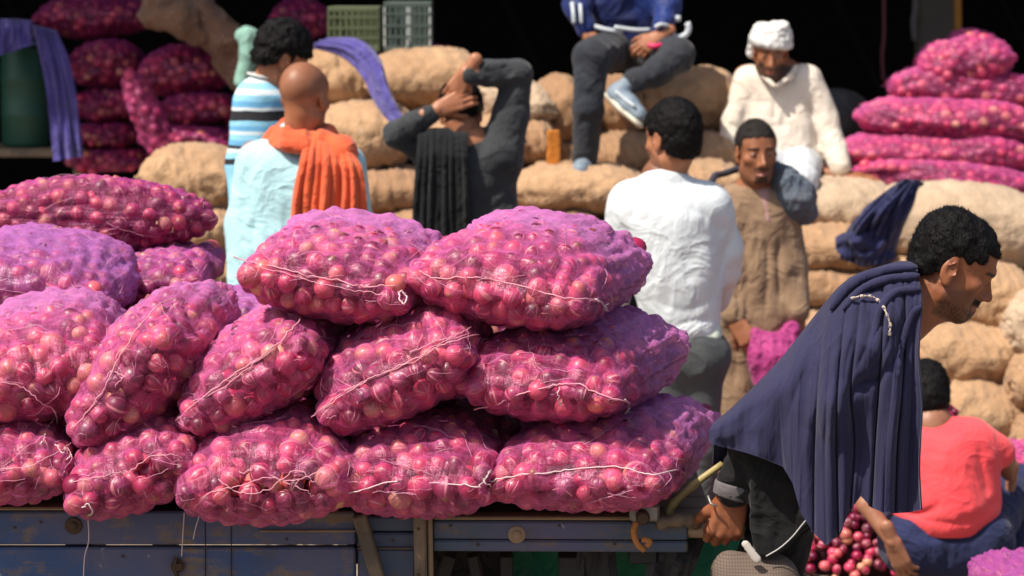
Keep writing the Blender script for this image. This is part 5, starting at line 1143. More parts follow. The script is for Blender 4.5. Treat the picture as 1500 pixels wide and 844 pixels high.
c0 = P(1136, 112, D - .14); v.cap(c0 + (0, 0, .02), c0 + (0, 0.0, -0.025), 0.020, 0.012, 0.008, cut=True); cloth('shirt', v, M_CREAM, t)
v = Vol(*box_of(PP([(1100, 90, D - .2), (1180, 140, D)]), 0.04), 0.005); v.chain(PP([(1112, 98, D - .06), (1120, 112, D - .12), (1134, 126, D - .155)]), (0.012, 0.013, 0.010), 0.006, flat=((0, 1, 0), 0.6)).chain(PP([(1166, 98, D - .06), (1158, 112, D - .12), (1138, 126, D - .14)]), (0.012, 0.013, 0.010), 0.006, flat=((0, 1, 0), 0.6)); cloth('collar', v, M_CREAM, t)
v = Vol(*box_of(PP([(1110, 220, D - .5), (1230, 560, D + .1)]), 0.13), 0.009); v.cap(P(1128, 236, D), P(1170, 236, D), 0.11, 0.11, 0.03)
v.chain(PP([(1128, 240, D), (1118, 262, D - .40), (1122, 420, D - .42), (1122, 540, D - .36)]), (0.10, 0.075, 0.065, 0.05), 0.02).chain(PP([(1170, 240, D), (1176, 262, D - .40), (1170, 420, D - .42), (1168, 540, D - .36)]), (0.095, 0.062, 0.058, 0.05), 0.02); v.rough(0.008, (9, 9, 9), 3); cloth('trousers', v, fabric('white cotton trousers', (0.60, 0.62, 0.64)), t)
for x in (1122, 1168): sneaker(P(x, 556, D - .34), P(x, 570, D - .50), (0, 0.1, 1), t, 0)

# ---- man in a white shirt, seen from behind
D = 8.5
t = person('man in white shirt and grey trousers from behind, black hair, looking left, beside the load', 985, 800, D)
h = Head(P(984, 203, D), (-0.62, 0.76, -0.14), (-0.05, 0.1, 1), 0.228); nb = P(974, 262, D + .02)
v = h.vol(0.0045, nb); h.build(v, detail=False); h.neck(v, nb, 0.055)
SL, SR = P(920, 292, D + .01), P(1042, 296, D + .01); EL, ER = P(905, 400, D + .05), P(1062, 392, D + .06)
bod = Vol(*box_of([SL, SR, EL, ER, P(980, 620, D)], 0.2), 0.012); bod.cap(SL, SR, 0.05, 0.05, 0.03).cap(nb, P(1002, 500, D), 0.08, 0.07, 0.04).chain([SL, EL, P(900, 470, D + .22)], (0.045, 0.036, 0.026)).chain([SR, ER, P(1046, 455, D + .22)], (0.045, 0.036, 0.026))
hL = Vol(*box_of(PP([(900, 470, D + .22), (900, 540, D + .25)]), 0.07), 0.006); hand(hL, P(900, 470, D + .22), (0, 0.3, -1), (-1, 0, 0), -1, L=0.175); hR = Vol(*box_of(PP([(1046, 455, D + .22), (1040, 530, D + .3)]), 0.07), 0.006); hand(hR, P(1046, 455, D + .22), (-.2, 0.5, -1), (1, 0, 0), 1, L=0.175)
skin_mesh('body', [v, hL, hR, bod], SK2, t, h.attrs(beard=0.5)); h.eyes(t)
h.hair(t, M_HAIR, t=0.009, front=0.055, side=-0.02, back=-0.075, rough=0.004, rs=70, res=0.0042, top=0.008)
M_WHITE = fabric('white cotton shirt', (0.70, 0.73, 0.74), (0.64, 0.70, 0.71), 0.85, 500, 0.22, 0.1)
v = Vol(*box_of([SL, SR, EL, ER, P(1010, 520, D)], 0.14), 0.0065); torso_cloth(v, (P(932, 305, D), P(1030, 308, D)), (P(985, 480, D), P(1016, 480, D)), 0.083, 0.115, 0.085, D, k=0.035)
v.chain(PP([(926, 300, D), (910, 370, D + .03), (906, 400, D + .06), (902, 440, D + .15)]), (0.078, 0.062, 0.055, 0.05), 0.03).chain(PP([(1036, 302, D), (1058, 365, D + .04), (1058, 395, D + .07), (1048, 440, D + .18)]), (0.080, 0.062, 0.055, 0.045), 0.03)
v.cap(P(975, 262, D + .02), P(976, 247, D + .03), 0.084, 0.058, 0.03); v.rough(0.006, (9, 9, 7), 3); v.rough(0.0018, (22, 22, 10), 8, ridge=True)
v.grooves([([(922, 330), (935, 300), (958, 290)], 0.008, 0.007), ([(918, 345), (925, 400)], 0.012, 0.006), ([(1075, 350), (1060, 385), (1050, 430)], 0.010, 0.012), ([(1000, 300), (1040, 320), (1062, 350)], 0.012, 0.006), ([(985, 480), (1020, 470), (1048, 470)], 0.010, 0.009), ([(960, 440), (1000, 455), (1045, 440)], 0.014, 0.007), ([(1000, 360), (1010, 420)], 0.016, 0.006), ([(985, 492), (1010, 498), (1040, 492)], 0.009, 0.009)], D - .1, front=D)
v.plane(P(1010, 514, D), (0.15, 0, -1)); cloth('shirt', v, M_WHITE, t)
v = Vol(*box_of(PP([(940, 460, D), (1060, 520, D)]), 0.12), 0.006); v.cap(P(985, 488, D), P(1020, 494, D), 0.088, 0.088, 0.02); v.rough(0.005, (20, 20, 14), 2, ridge=True); v.plane(P(1010, 514, D), (0.15, 0, -1)); v.plane(P(1000, 470, D), (0, 0, 1)); cloth('shirt_tail', v, fabric('pale lime hem', (0.68, 0.76, 0.62)), t)
M_GREYT = fabric('grey trousers', (0.085, 0.09, 0.09), (0.06, 0.065, 0.07)); legs(t, [P(984, 520, D), P(1022, 520, D)], [P(984, 660, D), P(1026, 660, D)], [P(984, 800, D) * (1, 1, 0) + (0, 0, .1), P(1026, 800, D) * (1, 1, 0) + (0, 0, .1)], M_GREYT, r=(0.085, 0.068, 0.055))

# ---- man in brown kurta facing the camera
D = 9.4
t = person('man with cropped hair in a brown kurta facing the camera, bag on shoulder', 1110, 760, D)
h = Head(P(1108, 222, D - .05), (0.17, -1, -0.06), (-0.02, -.02, 1), 0.226, 0.95); nb = P(1106, 282, D)
v = h.vol(0.0036, nb); h.build(v, detail=True, open_mouth=True); h.neck(v, nb, 0.054)
SL, SR = P(1062, 300, D + .02), P(1150, 304, D + .03); EL, ER = P(1056, 400, D + .02), P(1164, 392, D + .03); WL, WR = P(1078, 470, D - .12), P(1168, 468, D - .08)
bod = Vol(*box_of([SL, SR, EL, ER, P(1100, 600, D)], 0.2), 0.012); bod.cap(SL, SR, 0.045, 0.045, 0.03).cap(nb, P(1100, 560, D), 0.08, 0.09, 0.04).chain([SL, EL, WL], (0.042, 0.036, 0.026)).chain([SR, ER, WR], (0.042, 0.036, 0.026))
hL = Vol(*box_of([WL, P(1100, 500, D - .2)], 0.08), 0.0045); hand(hL, WL, (0.5, -0.3, -0.75), (-0.3, -1, 0.2), 1, (0.7, 0.8, 0.9, 0.9), L=0.175); hR = Vol(*box_of([WR, P(1160, 510, D - .1)], 0.08), 0.0045); hand(hR, WR, (-0.1, -0.15, -1), (0.4, -1, 0), -1, (0.6, 0.7, 0.8, 0.9), L=0.175)
skin_mesh('body', [v, hL, hR, bod], SK1, t, h.attrs(beard=0.35, must=1.2, scalp=1.0)); h.eyes(t)
h.hair(t, hairmat('cropped dark hair', (0.012, 0.010, 0.009), 0.7), t=0.0022, front=0.064, side=-0.015, back=-0.06, rough=0.0008, rs=120, res=0.0036, top=0.001, temple=0.028, fuzz=3500)
M_BROWNK = fabric('brown kurta', (0.29, 0.19, 0.115), (0.22, 0.14, 0.085), 0.9, 500, 0.3, 0.15)
v = Vol(*box_of([SL, SR, EL, ER, WL, WR, P(1100, 620, D)], 0.13), 0.006); torso_cloth(v, (P(1076, 304, D), P(1138, 306, D)), (P(1080, 480, D), P(1128, 480, D)), 0.068, 0.098, 0.115, D)
v.chain(PP([(1080, 480, D), (1080, 610, D)]), (0.11, 0.11), 0.03).chain(PP([(1120, 480, D), (1112, 610, D)]), (0.11, 0.10), 0.03)
v.chain(PP([(1070, 298, D), (1060, 392, D), (1076, 458, D - .10)]), (0.066, 0.060, 0.052), 0.02).chain(PP([(1144, 300, D), (1158, 392, D - .01), (1164, 456, D - .07)]), (0.066, 0.058, 0.052), 0.02)
v.cap(P(1106, 290, D), P(1107, 272, D + .02), 0.088, 0.062, 0.03); v.rough(0.006, (9, 9, 8), 5); v.rough(0.0022, (24, 24, 8), 9, ridge=True)
v.grooves([([(1098, 300), (1090, 360), (1094, 430), (1090, 480)], 0.012, 0.012), ([(1142, 340), (1140, 400), (1144, 450)], 0.011, 0.02), ([(1122, 340), (1124, 400), (1118, 470)], 0.010, 0.012), ([(1082, 400), (1080, 470)], 0.010, 0.015), ([(1110, 320), (1112, 380)], 0.008, 0.008), ([(1152, 400), (1176, 410)], 0.009, 0.008), ([(1060, 430), (1084, 440)], 0.009, 0.008), ([(1062, 470), (1078, 520), (1072, 580)], 0.011, 0.010), ([(1100, 500), (1100, 590)], 0.012, 0.012)], D - .1, front=D)
c0 = P(1120, 296, D - .13); v.cap(c0 + (0, 0, .04), P(1124, 320, D - .15), 0.022, 0.010, 0.008, cut=True); v.plane(P(1100, 606, D), (0, 0, -1)); cloth('kurta', v, M_BROWNK, t)
v = Vol(*box_of(PP([(1110, 280, D - .15), (1135, 330, D)]), 0.05), 0.005); v.cap(P(1116, 286, D - .055), P(1124, 322, D - .09), 0.036, 0.018, 0.01); cloth('undershirt', v, fabric('dusty pink vest', (0.42, 0.24, 0.22)), t)
legs(t, [P(1085, 560, D), P(1115, 560, D)], [P(1085, 660, D), P(1117, 660, D)], [P(1085, 800, D) * (1, 1, 0) + (0, 0, .1), P(1118, 800, D) * (1, 1, 0) + (0, 0, .1)], fabric('brown trousers', (0.12, 0.08, 0.06)), r=(0.08, 0.06, 0.05))
bgm = fabric('blue grey bag cloth', (0.085, 0.11, 0.145), (0.11, 0.12, 0.14), 0.8, 300, 0.5, 0.1)
b0 = P(1164, 285, D - .02); bt = thing('shoulder_bag', 'blue grey cloth bundle slung over the shoulder of the man in brown', 'bag', b0)
v = Vol(*box_of(PP([(1130, 235, D - .1), (1195, 335, D + .1)]), 0.07), 0.006); v.chain(PP([(1134, 250, D + .0), (1152, 268, D - .04), (1166, 290, D - .04), (1176, 304, D - .02)]), (0.030, 0.052, 0.066, 0.055), 0.02).cap(P(1150, 300, D - .03), P(1172, 308, D), 0.045, 0.05, 0.02); v.rough(0.008, (18, 18, 18), 3, ridge=True); v.rough(0.003, 45, 6, ridge=True); cloth('bundle', v, bgm, bt)
MB().tube(smooth_line(PP([(1140, 252, D - .03), (1124, 246, D + .12), (1090, 246, D + .14), (1062, 254, D + .05), (1044, 262, D - .04), (1040, 300, D - .02)]), 5), 0.013, 8).build('strap', fabric('dark strap', (0.045, 0.045, 0.065)), bt, True)
v = Vol(*box_of(PP([(1085, 478, D - .25), (1172, 575, D - .05)]), 0.04), 0.006); v.chain(PP([(1104, 490, D - .15), (1128, 520, D - .16), (1130, 565, D - .16)]), (0.02, 0.075, 0.06), 0.03).chain(PP([(1160, 484, D - .12), (1140, 520, D - .15)]), (0.025, 0.07), 0.03); v.rough(0.010, (20, 20, 8), 3, ridge=True); v.rough(0.004, 40, 4, ridge=True)
V, Q = v.extract(); o = obj('empty_net_sack', mesh('empty_net_sack', lap(V, Q), Q, fabric('crumpled pink net', (0.42, 0.05, 0.20), (0.28, 0.03, 0.14), 0.6, 300, 0.5))); tag(o, 'bunched pink net sack held at the hands of the man in brown', 'net sack')

# ---- boy in a red shirt squatting with his back to the camera
D = 8.0
t = person('boy in a bright red shirt and navy jeans squatting with his back to the camera', 1390, 880, D)
h = Head(P(1352, 584, D + .05), (-0.3, 0.85, -0.5), (0.0, 0.45, 0.85), 0.205); nb = P(1364, 622, D)
v = h.vol(0.005, nb); h.build(v, detail=False); h.neck(v, nb, 0.045)
SL, SR = P(1338, 640, D), P(1428, 640, D); W1 = P(1308, 794, D - .12); H_ = P(1385, 800, D)
bod = Vol(*box_of([SL, SR, H_, W1], 0.16), 0.010); bod.cap(SL, SR, 0.04, 0.04, 0.03).cap(nb, H_, 0.07, 0.09, 0.03).chain([SR, P(1470, 668, D + .05), P(1482, 700, D + .2)], (0.035, 0.036, 0.028)).chain([SL, P(1268, 738, D - .05), W1], (0.035, 0.030, 0.024))
hL = Vol(*box_of([W1, P(1340, 850, D - .1)], 0.08), 0.0045); hand(hL, W1, (0.40, 0.1, -0.9), (-0.6, -0.8, 0), 1, (0.25, 0.3, 0.35, 0.4), L=0.165); hR = Vol(*box_of(PP([(1482, 700, D + .2), (1484, 730, D + .3)]), 0.08), 0.006); hand(hR, P(1482, 700, D + .2), (0, 0.5, -0.8), (1, 0, 0), 1, L=0.16)
skin_mesh('body', [v, hL, hR, bod], SK4, t, h.attrs()); h.eyes(t); h.hair(t, M_HAIR, t=0.011, res=0.005, rough=0.004, rs=60, top=0.008)
M_RED = fabric('red cotton shirt', (0.90, 0.088, 0.10), (0.88, 0.066, 0.082), 0.85, 500, 0.2, 0.15)
v = Vol(*box_of(PP([(1290, 600, D - .2), (1475, 780, D + .25)]), 0.08), 0.006)
v.cap(P(1352, 652, D), P(1416, 652, D), 0.088, 0.088, 0.04).cap(P(1385, 680, D), P(1385, 735, D), 0.135, 0.150, 0.04).chain(PP([(1350, 690, D), (1345, 738, D)]), (0.09, 0.09), 0.04).chain(PP([(1420, 680, D), (1426, 735, D)]), (0.09, 0.09), 0.04)
v.cap(P(1425, 642, D), P(1462, 662, D + .03), 0.062, 0.052, 0.02).cap(P(1345, 642, D), P(1300, 690, D + .0), 0.058, 0.05, 0.02).cap(nb, nb + (0, 0, .015), 0.055, 0.05, 0.02)
v.rough(0.004, (9, 9, 7), 3); v.grooves([([(1310, 752), (1345, 758), (1380, 748)], 0.009, 0.010), ([(1325, 764), (1360, 752), (1385, 735)], 0.008, 0.009), ([(1430, 764), (1452, 752), (1466, 735)], 0.009, 0.010), ([(1400, 762), (1440, 760)], 0.007, 0.007), ([(1436, 650), (1446, 700), (1452, 740)], 0.012, 0.010), ([(1330, 762), (1400, 768), (1450, 764)], 0.007, 0.007)], D - .15, front=D)
v.plane(P(1385, 772, D), (0.0, 0.1, -1), 0.004); cloth('shirt', v, M_RED, t)
M_JEAN = fabric('navy denim', (0.022, 0.028, 0.085), (0.014, 0.018, 0.05), 0.85, 600, 0.3, 0.1)
v = Vol(*box_of(PP([(1290, 690, D - .15), (1500, 860, D + .6)]), 0.12), 0.008); v.cap(P(1342, 792, D), P(1430, 792, D), 0.118, 0.118, 0.03)
v.chain(PP([(1430, 790, D + .05), (1486, 712, D + .38), (1470, 850, D + .36)]), (0.105, 0.068, 0.05), 0.03).chain(PP([(1345, 790, D + .05), (1300, 720, D + .38), (1310, 850, D + .36)]), (0.105, 0.068, 0.05), 0.03); v.rough(0.005, (14, 14, 14), 5, ridge=True); v.grooves([[(1310, 776), (1380, 786), (1460, 778)], [(1386, 790), (1386, 840)]], D - .1, 0.007, 0.009, D + .1); v.plane((0, 0, 0.03), (0, 0, -1)); cloth('jeans', v, M_JEAN, t)
for x in (1318, 1462): sneaker(P(x, 850, D + .30) * (1, 1, 0) + (0, 0, .045), P(x, 850, D + .46) * (1, 1, 0) + (0, 0, .04), (0, 0, 1), t, 0)
# ================================================================== the setting: dirt yard and the dark market shed
n = NT('trodden earth'); co = n.obj_co(); a = n.noise(co, 0.8, 6, 0.6); b = n.noise(co, 9, 6, 0.7); c = n.noise(co, 55, 4, 0.7)
col = n.ramp(a, [(0.35, (0.16, 0.12, 0.09)), (0.65, (0.27, 0.21, 0.155))]); col = n.mix(n.ramp(b, [(0.45, (0, 0, 0)), (0.7, (0.8, 0.8, 0.8))]), col, (0.11, 0.085, 0.065))
col = n.mix(n.ramp(c, [(0.62, (0, 0, 0)), (0.66, (1, 1, 1))]), col, (0.32, 0.10, 0.12))
M_EARTH = n.done(n.bsdf(col, 0.95, n.bump(b, 0.6, 0.03, n.bump(c, 0.5, 0.01))))
xs = np.linspace(-6, 6, 90); ys = np.linspace(3, 16.5, 90); X, Y = np.meshgrid(xs, ys, indexing='ij'); Z = vnoise(X * 1.3, Y * 1.3, 0 * X + 2.2) * 0.012 + vnoise(X * 6, Y * 6, 0 * X) * 0.004 - 0.012
edge = np.minimum.reduce((X + 6, 6 - X, Y - 3, 16.5 - Y)) <= 0.01; Z = np.where(edge, -0.012, Z)
V = np.stack((X, Y, Z), -1).reshape(-1, 3); i, j = np.meshgrid(np.arange(89), np.arange(89), indexing='ij'); q = np.stack((i * 90 + j, (i + 1) * 90 + j, (i + 1) * 90 + j + 1, i * 90 + j + 1), -1).reshape(-1, 4)
far = [(-800, -800, -0.012), (800, -800, -0.012), (800, 3, -0.012), (-800, 3, -0.012), (-800, 16.5, -0.012), (800, 16.5, -0.012), (800, 900, -0.012), (-800, 900, -0.012), (-6, 3, -0.012), (-6, 16.5, -0.012), (6, 3, -0.012), (6, 16.5, -0.012)]
o_ = len(V); V = np.vstack((V, far)); q = np.vstack((q, np.array([(0, 1, 2, 3), (4, 5, 6, 7), (3, 8, 9, 4), (10, 2, 5, 11)]) + o_))
tag(obj('ground', mesh('ground', V, q, M_EARTH)), kind='structure')
M_SHADE_BLACK = plain('plaster coloured for shade', (0.010, 0.009, 0.009), 0.95, 0.4, 30, Specular_IOR_Level=0.05); M_ROOFS = plain('roof sheet coloured for shade', (0.03, 0.026, 0.024), 0.9)  # near-black base colours put the shed's deep shade into its surfaces
shed = thing('market_shed', 'dark open-fronted market shed behind the sacks, its inside coloured black for deep shade', 'shed', (0, 15, 0))
MB().box((-8, 16.5, 0), (8, 16.7, 3.6), 0).build('wall', M_SHADE_BLACK, shed); MB().box((-8.2, 12.1, 0), (-8, 16.7, 3.6), 0).build('wall', M_SHADE_BLACK, shed); MB().box((8, 12.1, 0), (8.2, 16.7, 3.6), 0).build('wall', M_SHADE_BLACK, shed)
for k in range(16):
    x = -8.4 + k * 1.05; mb = MB(); V = []; 
    for a in range(13):
        xx = x + a * 1.04 / 12; zz = 3.2 + 0.02 * math.sin(a * math.pi)
        V += [(xx, 11.15, 3.2 + 0.016 * (a % 2)), (xx, 16.9, 3.75 + 0.016 * (a % 2))]
    mb.add(V, [(2 * a, 2 * a + 1, 2 * a + 3, 2 * a + 2) for a in range(12)]); mb.add([(vx, vy, vz + 0.012) for vx, vy, vz in V], [(2 * a, 2 * a + 2, 2 * a + 3, 2 * a + 1) for a in range(12)])
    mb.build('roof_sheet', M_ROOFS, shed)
MB().box((-8.4, 11.3, 3.02), (8.4, 11.42, 3.18), 0.01).build('beam', M_SHADE_BLACK, shed)
pc = P(1368, 60, 12.9)
for x in (-7.6, -3.9, pc[0], 6.6): MB().box((x - 0.085, 12.82, 0), (x + 0.085, 12.99, 3.32), 0.012).build('post', plain('dark grey post %d' % int(x * 10), (0.085, 0.075, 0.068), 0.9, 0.6, 30), shed)  # posts have one dark grey tone
for x in np.arange(-7.5, 8, 1.5): MB().box((x, 12, 3.22 - 0.1), (x + 0.07, 16.4, 3.3 - 0.1), 0).build('rafter', M_SHADE_BLACK, shed)

# ================================================================== jute sacks
def jute_mat(name, c, dark):
    n = NT(name); co = n.obj_co(); w1 = n.noise(co, 4, 5, 0.6); w2 = n.noise(co, 26, 5, 0.7); sp = n.noise(co, 60, 3)
    col = n.mix(n.ramp(w1, [(0.35, (0, 0, 0)), (0.7, (1, 1, 1))]), c, dark); col = n.mix(n.ramp(w2, [(0.45, (0, 0, 0)), (0.75, (0.7, 0.7, 0.7))]), col, tuple(x * 0.7 for x in c))
    col = n.mix(n.ramp(sp, [(0.62, (0, 0, 0)), (0.70, (0.5, 0.5, 0.5))]), col, (0.55, 0.42, 0.30))
    vo = n.n('TexVoronoi', {'Vector': n.n('VectorMath', {0: co, 1: n.noise(co, 12, 2, out=1)}, operation='ADD').outputs[0], 'Scale': 19.0}, feature='SMOOTH_F1').outputs[0]
    b = n.bump(n.noise(co, 14, 4, 0.6), 0.5, 0.02, n.bump(vo, 0.45, -0.015, n.bump(n.noise(co, 420, 2), 0.5, 0.0015)))
    return n.done(n.bsdf(col, 0.95, b, Specular_IOR_Level=0.1, Sheen_Weight=0.15))
JUTE = [jute_mat('golden jute', (0.49, 0.305, 0.17), (0.36, 0.21, 0.112)), jute_mat('pale jute', (0.54, 0.40, 0.275), (0.44, 0.31, 0.20)), jute_mat('brown jute', (0.41, 0.24, 0.13), (0.29, 0.16, 0.085))]
M_RTW = plain('red twine', (0.45, 0.06, 0.05), 0.8)
def sack(label, px, py, hw, hh, d, ang=0, kind=0, a=0.27, seed=0, yaw=0, endn=3.2, lump=1.0):
    rg = np.random.default_rng(500 + seed); L = S_(hw, d) * 1.04; b = S_(hh, d) * 1.16; A = unit((math.cos(R(yaw)), math.sin(R(yaw)), math.sin(R(ang)))); W = unit(np.cross(A, (0, 0, 1))); H = np.cross(W, A); c = P(px, py, d + a * 0.6)
    nu, nv = 70, 76; U = np.sin(np.linspace(-math.pi / 2, math.pi / 2, nu)); PH = np.linspace(0, 2 * math.pi, nv, endpoint=False); u, ph = np.meshgrid(U, PH, indexing='ij')
    hz = (1 - np.abs(u) ** endn + 1e-6) ** 0.5; wx = 0.62 + 0.38 * (1 - np.abs(u) ** 3) ** 0.5; cx, sx = np.cos(ph), np.sin(ph)
    ex = np.sign(cx) * np.abs(cx) ** 0.8; ez = np.sign(sx) * np.abs(sx) ** 0.85
    k = 1 + 0.07 * vnoise(u * 1.8 + seed * 2.3, cx * 1.5 + 4, sx * 1.5 + seed)
    ear = 1 + 0.05 * np.abs(u) ** 10 * np.abs(cx) ** 2
    Pt = c + A * (L * u * ear)[..., None] + W * (a * wx * ex * k)[..., None] + H * (b * hz * ez * k)[..., None]
    du = np.gradient(Pt, axis=0); dv = np.roll(Pt, -1, 1) - np.roll(Pt, 1, 1); N = np.cross(dv, du); N /= np.maximum(np.linalg.norm(N, axis=2), 1e-9)[..., None]
    if ((Pt - c) * N).sum() < 0: N = -N
    x, y, z = Pt[..., 0], Pt[..., 1], Pt[..., 2]; s = seed * 1.3
    l1 = 1 - 2 * np.abs(vnoise(x * 21 + s, y * 21, z * 21)); l2 = vnoise(x * 38, y * 38 + s, z * 38); fold = 1 - 2 * np.abs(vnoise(u * 2.2 + s, np.cos(ph + 4 * u) * 3, np.sin(ph + 4 * u) * 3)); pl = np.sin(ph * 11 + 3 * vnoise(u * 3, cx * 2, sx * 2 + s)) * np.clip((np.abs(u) - 0.72) / 0.28, 0, 1)
    disp = lump * (0.0085 * l1 + 0.0035 * l2 - 0.010 * np.clip(fold - 0.55, 0, 1) * 2) + 0.006 * pl
    V = (Pt + N * disp[..., None]).reshape(-1, 3); i, j = np.meshgrid(np.arange(nu - 1), np.arange(nv), indexing='ij'); q = np.stack((i * nv + j, i * nv + (j + 1) % nv, (i + 1) * nv + (j + 1) % nv, (i + 1) * nv + j), -1).reshape(-1, 4)
    root = thing('jute_sack', label, 'sack', (c[0], c[1], V[:, 2].min()), 'brown jute sacks stacked in front of the shed'); obj('sack_cloth', mesh('sack_cloth', V, q, JUTE[kind]), root)
    for sd in (0, nu - 1):                                   # stitched mouth at each end
        e = Pt[sd].reshape(-1, 3)[:nv // 2 + 1:3] + A * (0.006 if sd else -0.006) ; mb = MB().tube(e, 0.006, 5); mb.build('stitched_seam', JUTE[2], root, True)
    return root
SK = [
 ('brown jute sack left of the blue kurta, topmost of its stack', 288, 262, 74, 44, 10.2, -4, 0), ('brown jute sack left of the blue kurta, middle of its stack', 286, 336, 66, 36, 10.1, 3, 0), ('brown jute sack left of the blue kurta, lowest seen above the onion sacks', 284, 396, 70, 32, 10.0, -2, 0),
 ('jute sack under the purple cloth, topmost behind the bald man', 498, 112, 58, 36, 11.0, -6, 0), ('pale jute sack below the two crates, top of the central stack', 622, 116, 84, 38, 10.95, 3, 0), ('jute sack behind the elbow of the man in charcoal, sloping down to the right', 745, 146, 66, 30, 10.9, -14, 1),
 ('rounded jute sack with puckered end, between bald man and man in charcoal', 534, 200, 72, 46, 10.6, 2, 0), ('jute sack low between the orange cloth and the black scarf', 572, 278, 60, 32, 10.5, 0, 2), ('jute sack behind the back of the man in charcoal', 690, 215, 80, 40, 10.7, 4, 0), ('short jute sack right of the charcoal shirt', 780, 210, 34, 36, 10.8, 10, 2),
 ('long flat jute sack just above the largest onion sack', 848, 276, 100, 33, 10.5, -1, 0), ('jute sack behind the white collar, lower platform row', 1010, 268, 74, 32, 10.6, 2, 0),
 ('upright leaning jute sack left of the dangling leg', 826, 162, 38, 46, 11.0, 24, 2), ('jute sack framed by the two legs of the seated youth', 906, 160, 46, 44, 11.2, 8, 2), ('big round jute sack right of the crossed sneaker', 1008, 152, 76, 46, 11.2, 1, 0), ('jute sack below the sneaker, left of the black haired head', 915, 228, 52, 30, 10.9, -4, 2), ('jute sack at the left hand of the turbaned man', 1032, 228, 48, 30, 10.9, 3, 2), ('jute sack behind the foot of the seated youth', 826, 222, 36, 28, 11.0, 0, 2),
 ('wide jute sack under the thighs of the turbaned man', 1160, 292, 80, 34, 11.0, 0, 0), ('jute sack directly under the right hand of the turbaned man', 1232, 304, 84, 38, 10.6, -2, 1), ('large pale jute sack below the right pink pile', 1400, 330, 140, 54, 10.5, -3, 1),
 ('jute sack right of the brown kurta, second row down', 1210, 362, 84, 32, 10.4, 2, 0), ('creased jute sack right of the brown kurta, third row down', 1205, 418, 78, 30, 10.35, -3, 2), ('jute sack behind the shawl, fourth row down', 1200, 478, 86, 34, 10.3, 0, 0), ('jute sack behind the black haired head of the cart man', 1350, 400, 80, 32, 10.4, 4, 0),
 ('lumpy jute sack in front of the face of the cart man', 1446, 434, 62, 46, 10.25, -10, 0), ('long jute sack below the chin of the cart man', 1410, 516, 84, 42, 10.1, -4, 0), ('jute sack above the red shirt, low in the right stack', 1432, 604, 76, 46, 9.95, -10, 0), ('jute sack at the right edge, level with the chin', 1506, 474, 42, 46, 10.05, -16, 1), ('jute sack at the right edge, level with the boy hair', 1508, 556, 38, 40, 9.9, -8, 0), ('lowest jute sack at the right edge above the pink onions', 1512, 636, 40, 34, 9.8, 0, 2),
 ('jute sack behind the shawl shoulder, in the right stack', 1275, 540, 84, 38, 10.2, 0, 0), ('low jute sack behind the shawl', 1265, 610, 90, 38, 10.1, 0, 2), ('ground level jute sack behind the navy shawl', 1330, 690, 90, 40, 10.0, 0, 2),
 ('jute sack behind the white shirt, lower row', 960, 350, 90, 36, 10.45, 0, 2), ('jute sack hidden behind the largest onion sack', 800, 345, 90, 36, 10.4, 0, 2), ('jute sack low behind the man in charcoal', 640, 340, 90, 36, 10.4, 0, 2), ('jute sack behind the orange cloth', 460, 300, 80, 38, 10.5, 0, 2), ('jute sack behind the bald head', 430, 190, 60, 40, 10.8, 0, 0), ('jute sack low behind the bald man', 450, 380, 90, 36, 10.3, 0, 2), ('jute sack behind the knees of the turbaned man', 1090, 350, 90, 36, 10.75, 0, 2), ('jute sack behind the brown kurta hem', 1085, 425, 90, 36, 10.6, 0, 2), ('jute sack low behind the brown kurta', 1080, 500, 90, 36, 10.5, 0, 2)]
for k, (lb, x, y, hw, hh, d, an, kd) in enumerate(SK): sack(lb, x, y, hw, hh, d, an, kd, seed=k)

# ================================================================== far piles of onion sacks
def long_bag(label, px, py, hw, hh, d, ang=0, net=None, seed=0, group=None, a=0.22, yaw=0, endh=2.6, endw=0.5, **kk):
    A = unit((math.cos(R(ang)) * math.cos(R(yaw)), math.sin(R(yaw)), math.sin(R(ang)))); c = P(px, py, d + a * 0.6)
    return onion_bag(label, c, A, 0.0, a, S_(hh, d) * 1.08, S_(hw, d) * 1.03, net=net, seed=seed, group=group, stuff=True, endh=endh, endw=endw, rs=(0.020, 0.029), nu=64, nv=90, lump=0.13, **kk)
GR = 'pink onion sacks piled at the right'; GL = 'onion sacks piled in the shade at upper left'
for k, (lb, x, y, hw, hh, d, an) in enumerate([('lowest pink onion sack of the right pile, thin strip above pale jute', 1385, 262, 140, 30, 11.45, -5), ('long pink onion sack, second from the bottom of the right pile', 1372, 226, 142, 39, 11.55, -2), ('pink onion sack with pale net, middle of the right pile', 1392, 178, 138, 38, 11.6, -3), ('pink onion sack right of the pile top, second from above', 1418, 134, 118, 37, 11.72, -4), ('humped pink onion sack, topmost of the right pile', 1412, 92, 70, 40, 11.7, 8),
        ('pink onion sack at the very top right, peak of the right pile', 1428, 66, 38, 22, 11.8, -12)]): long_bag(lb, x, y, hw, hh, d, an, M_NET_BLUSH, 50 + k, GR)
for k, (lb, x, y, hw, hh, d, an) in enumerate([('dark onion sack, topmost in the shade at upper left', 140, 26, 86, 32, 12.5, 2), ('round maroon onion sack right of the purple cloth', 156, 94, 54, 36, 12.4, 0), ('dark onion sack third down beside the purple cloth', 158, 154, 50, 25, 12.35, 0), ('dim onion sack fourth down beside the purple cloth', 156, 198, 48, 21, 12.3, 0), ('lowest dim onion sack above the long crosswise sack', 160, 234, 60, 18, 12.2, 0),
        ('brighter magenta onion sack under the draped empty sacks', 276, 104, 70, 38, 12.2, 6), ('flat magenta onion sack left of the striped shirt', 290, 160, 60, 24, 12.1, 3), ('magenta onion sack just above the top jute sack at left', 276, 205, 70, 24, 12.0, -3), ('onion sack hidden behind the striped boy', 380, 180, 50, 30, 12.2, 0)]): long_bag(lb, x, y, hw, hh, d, an, M_NET_DEEP, 60 + k, GL)
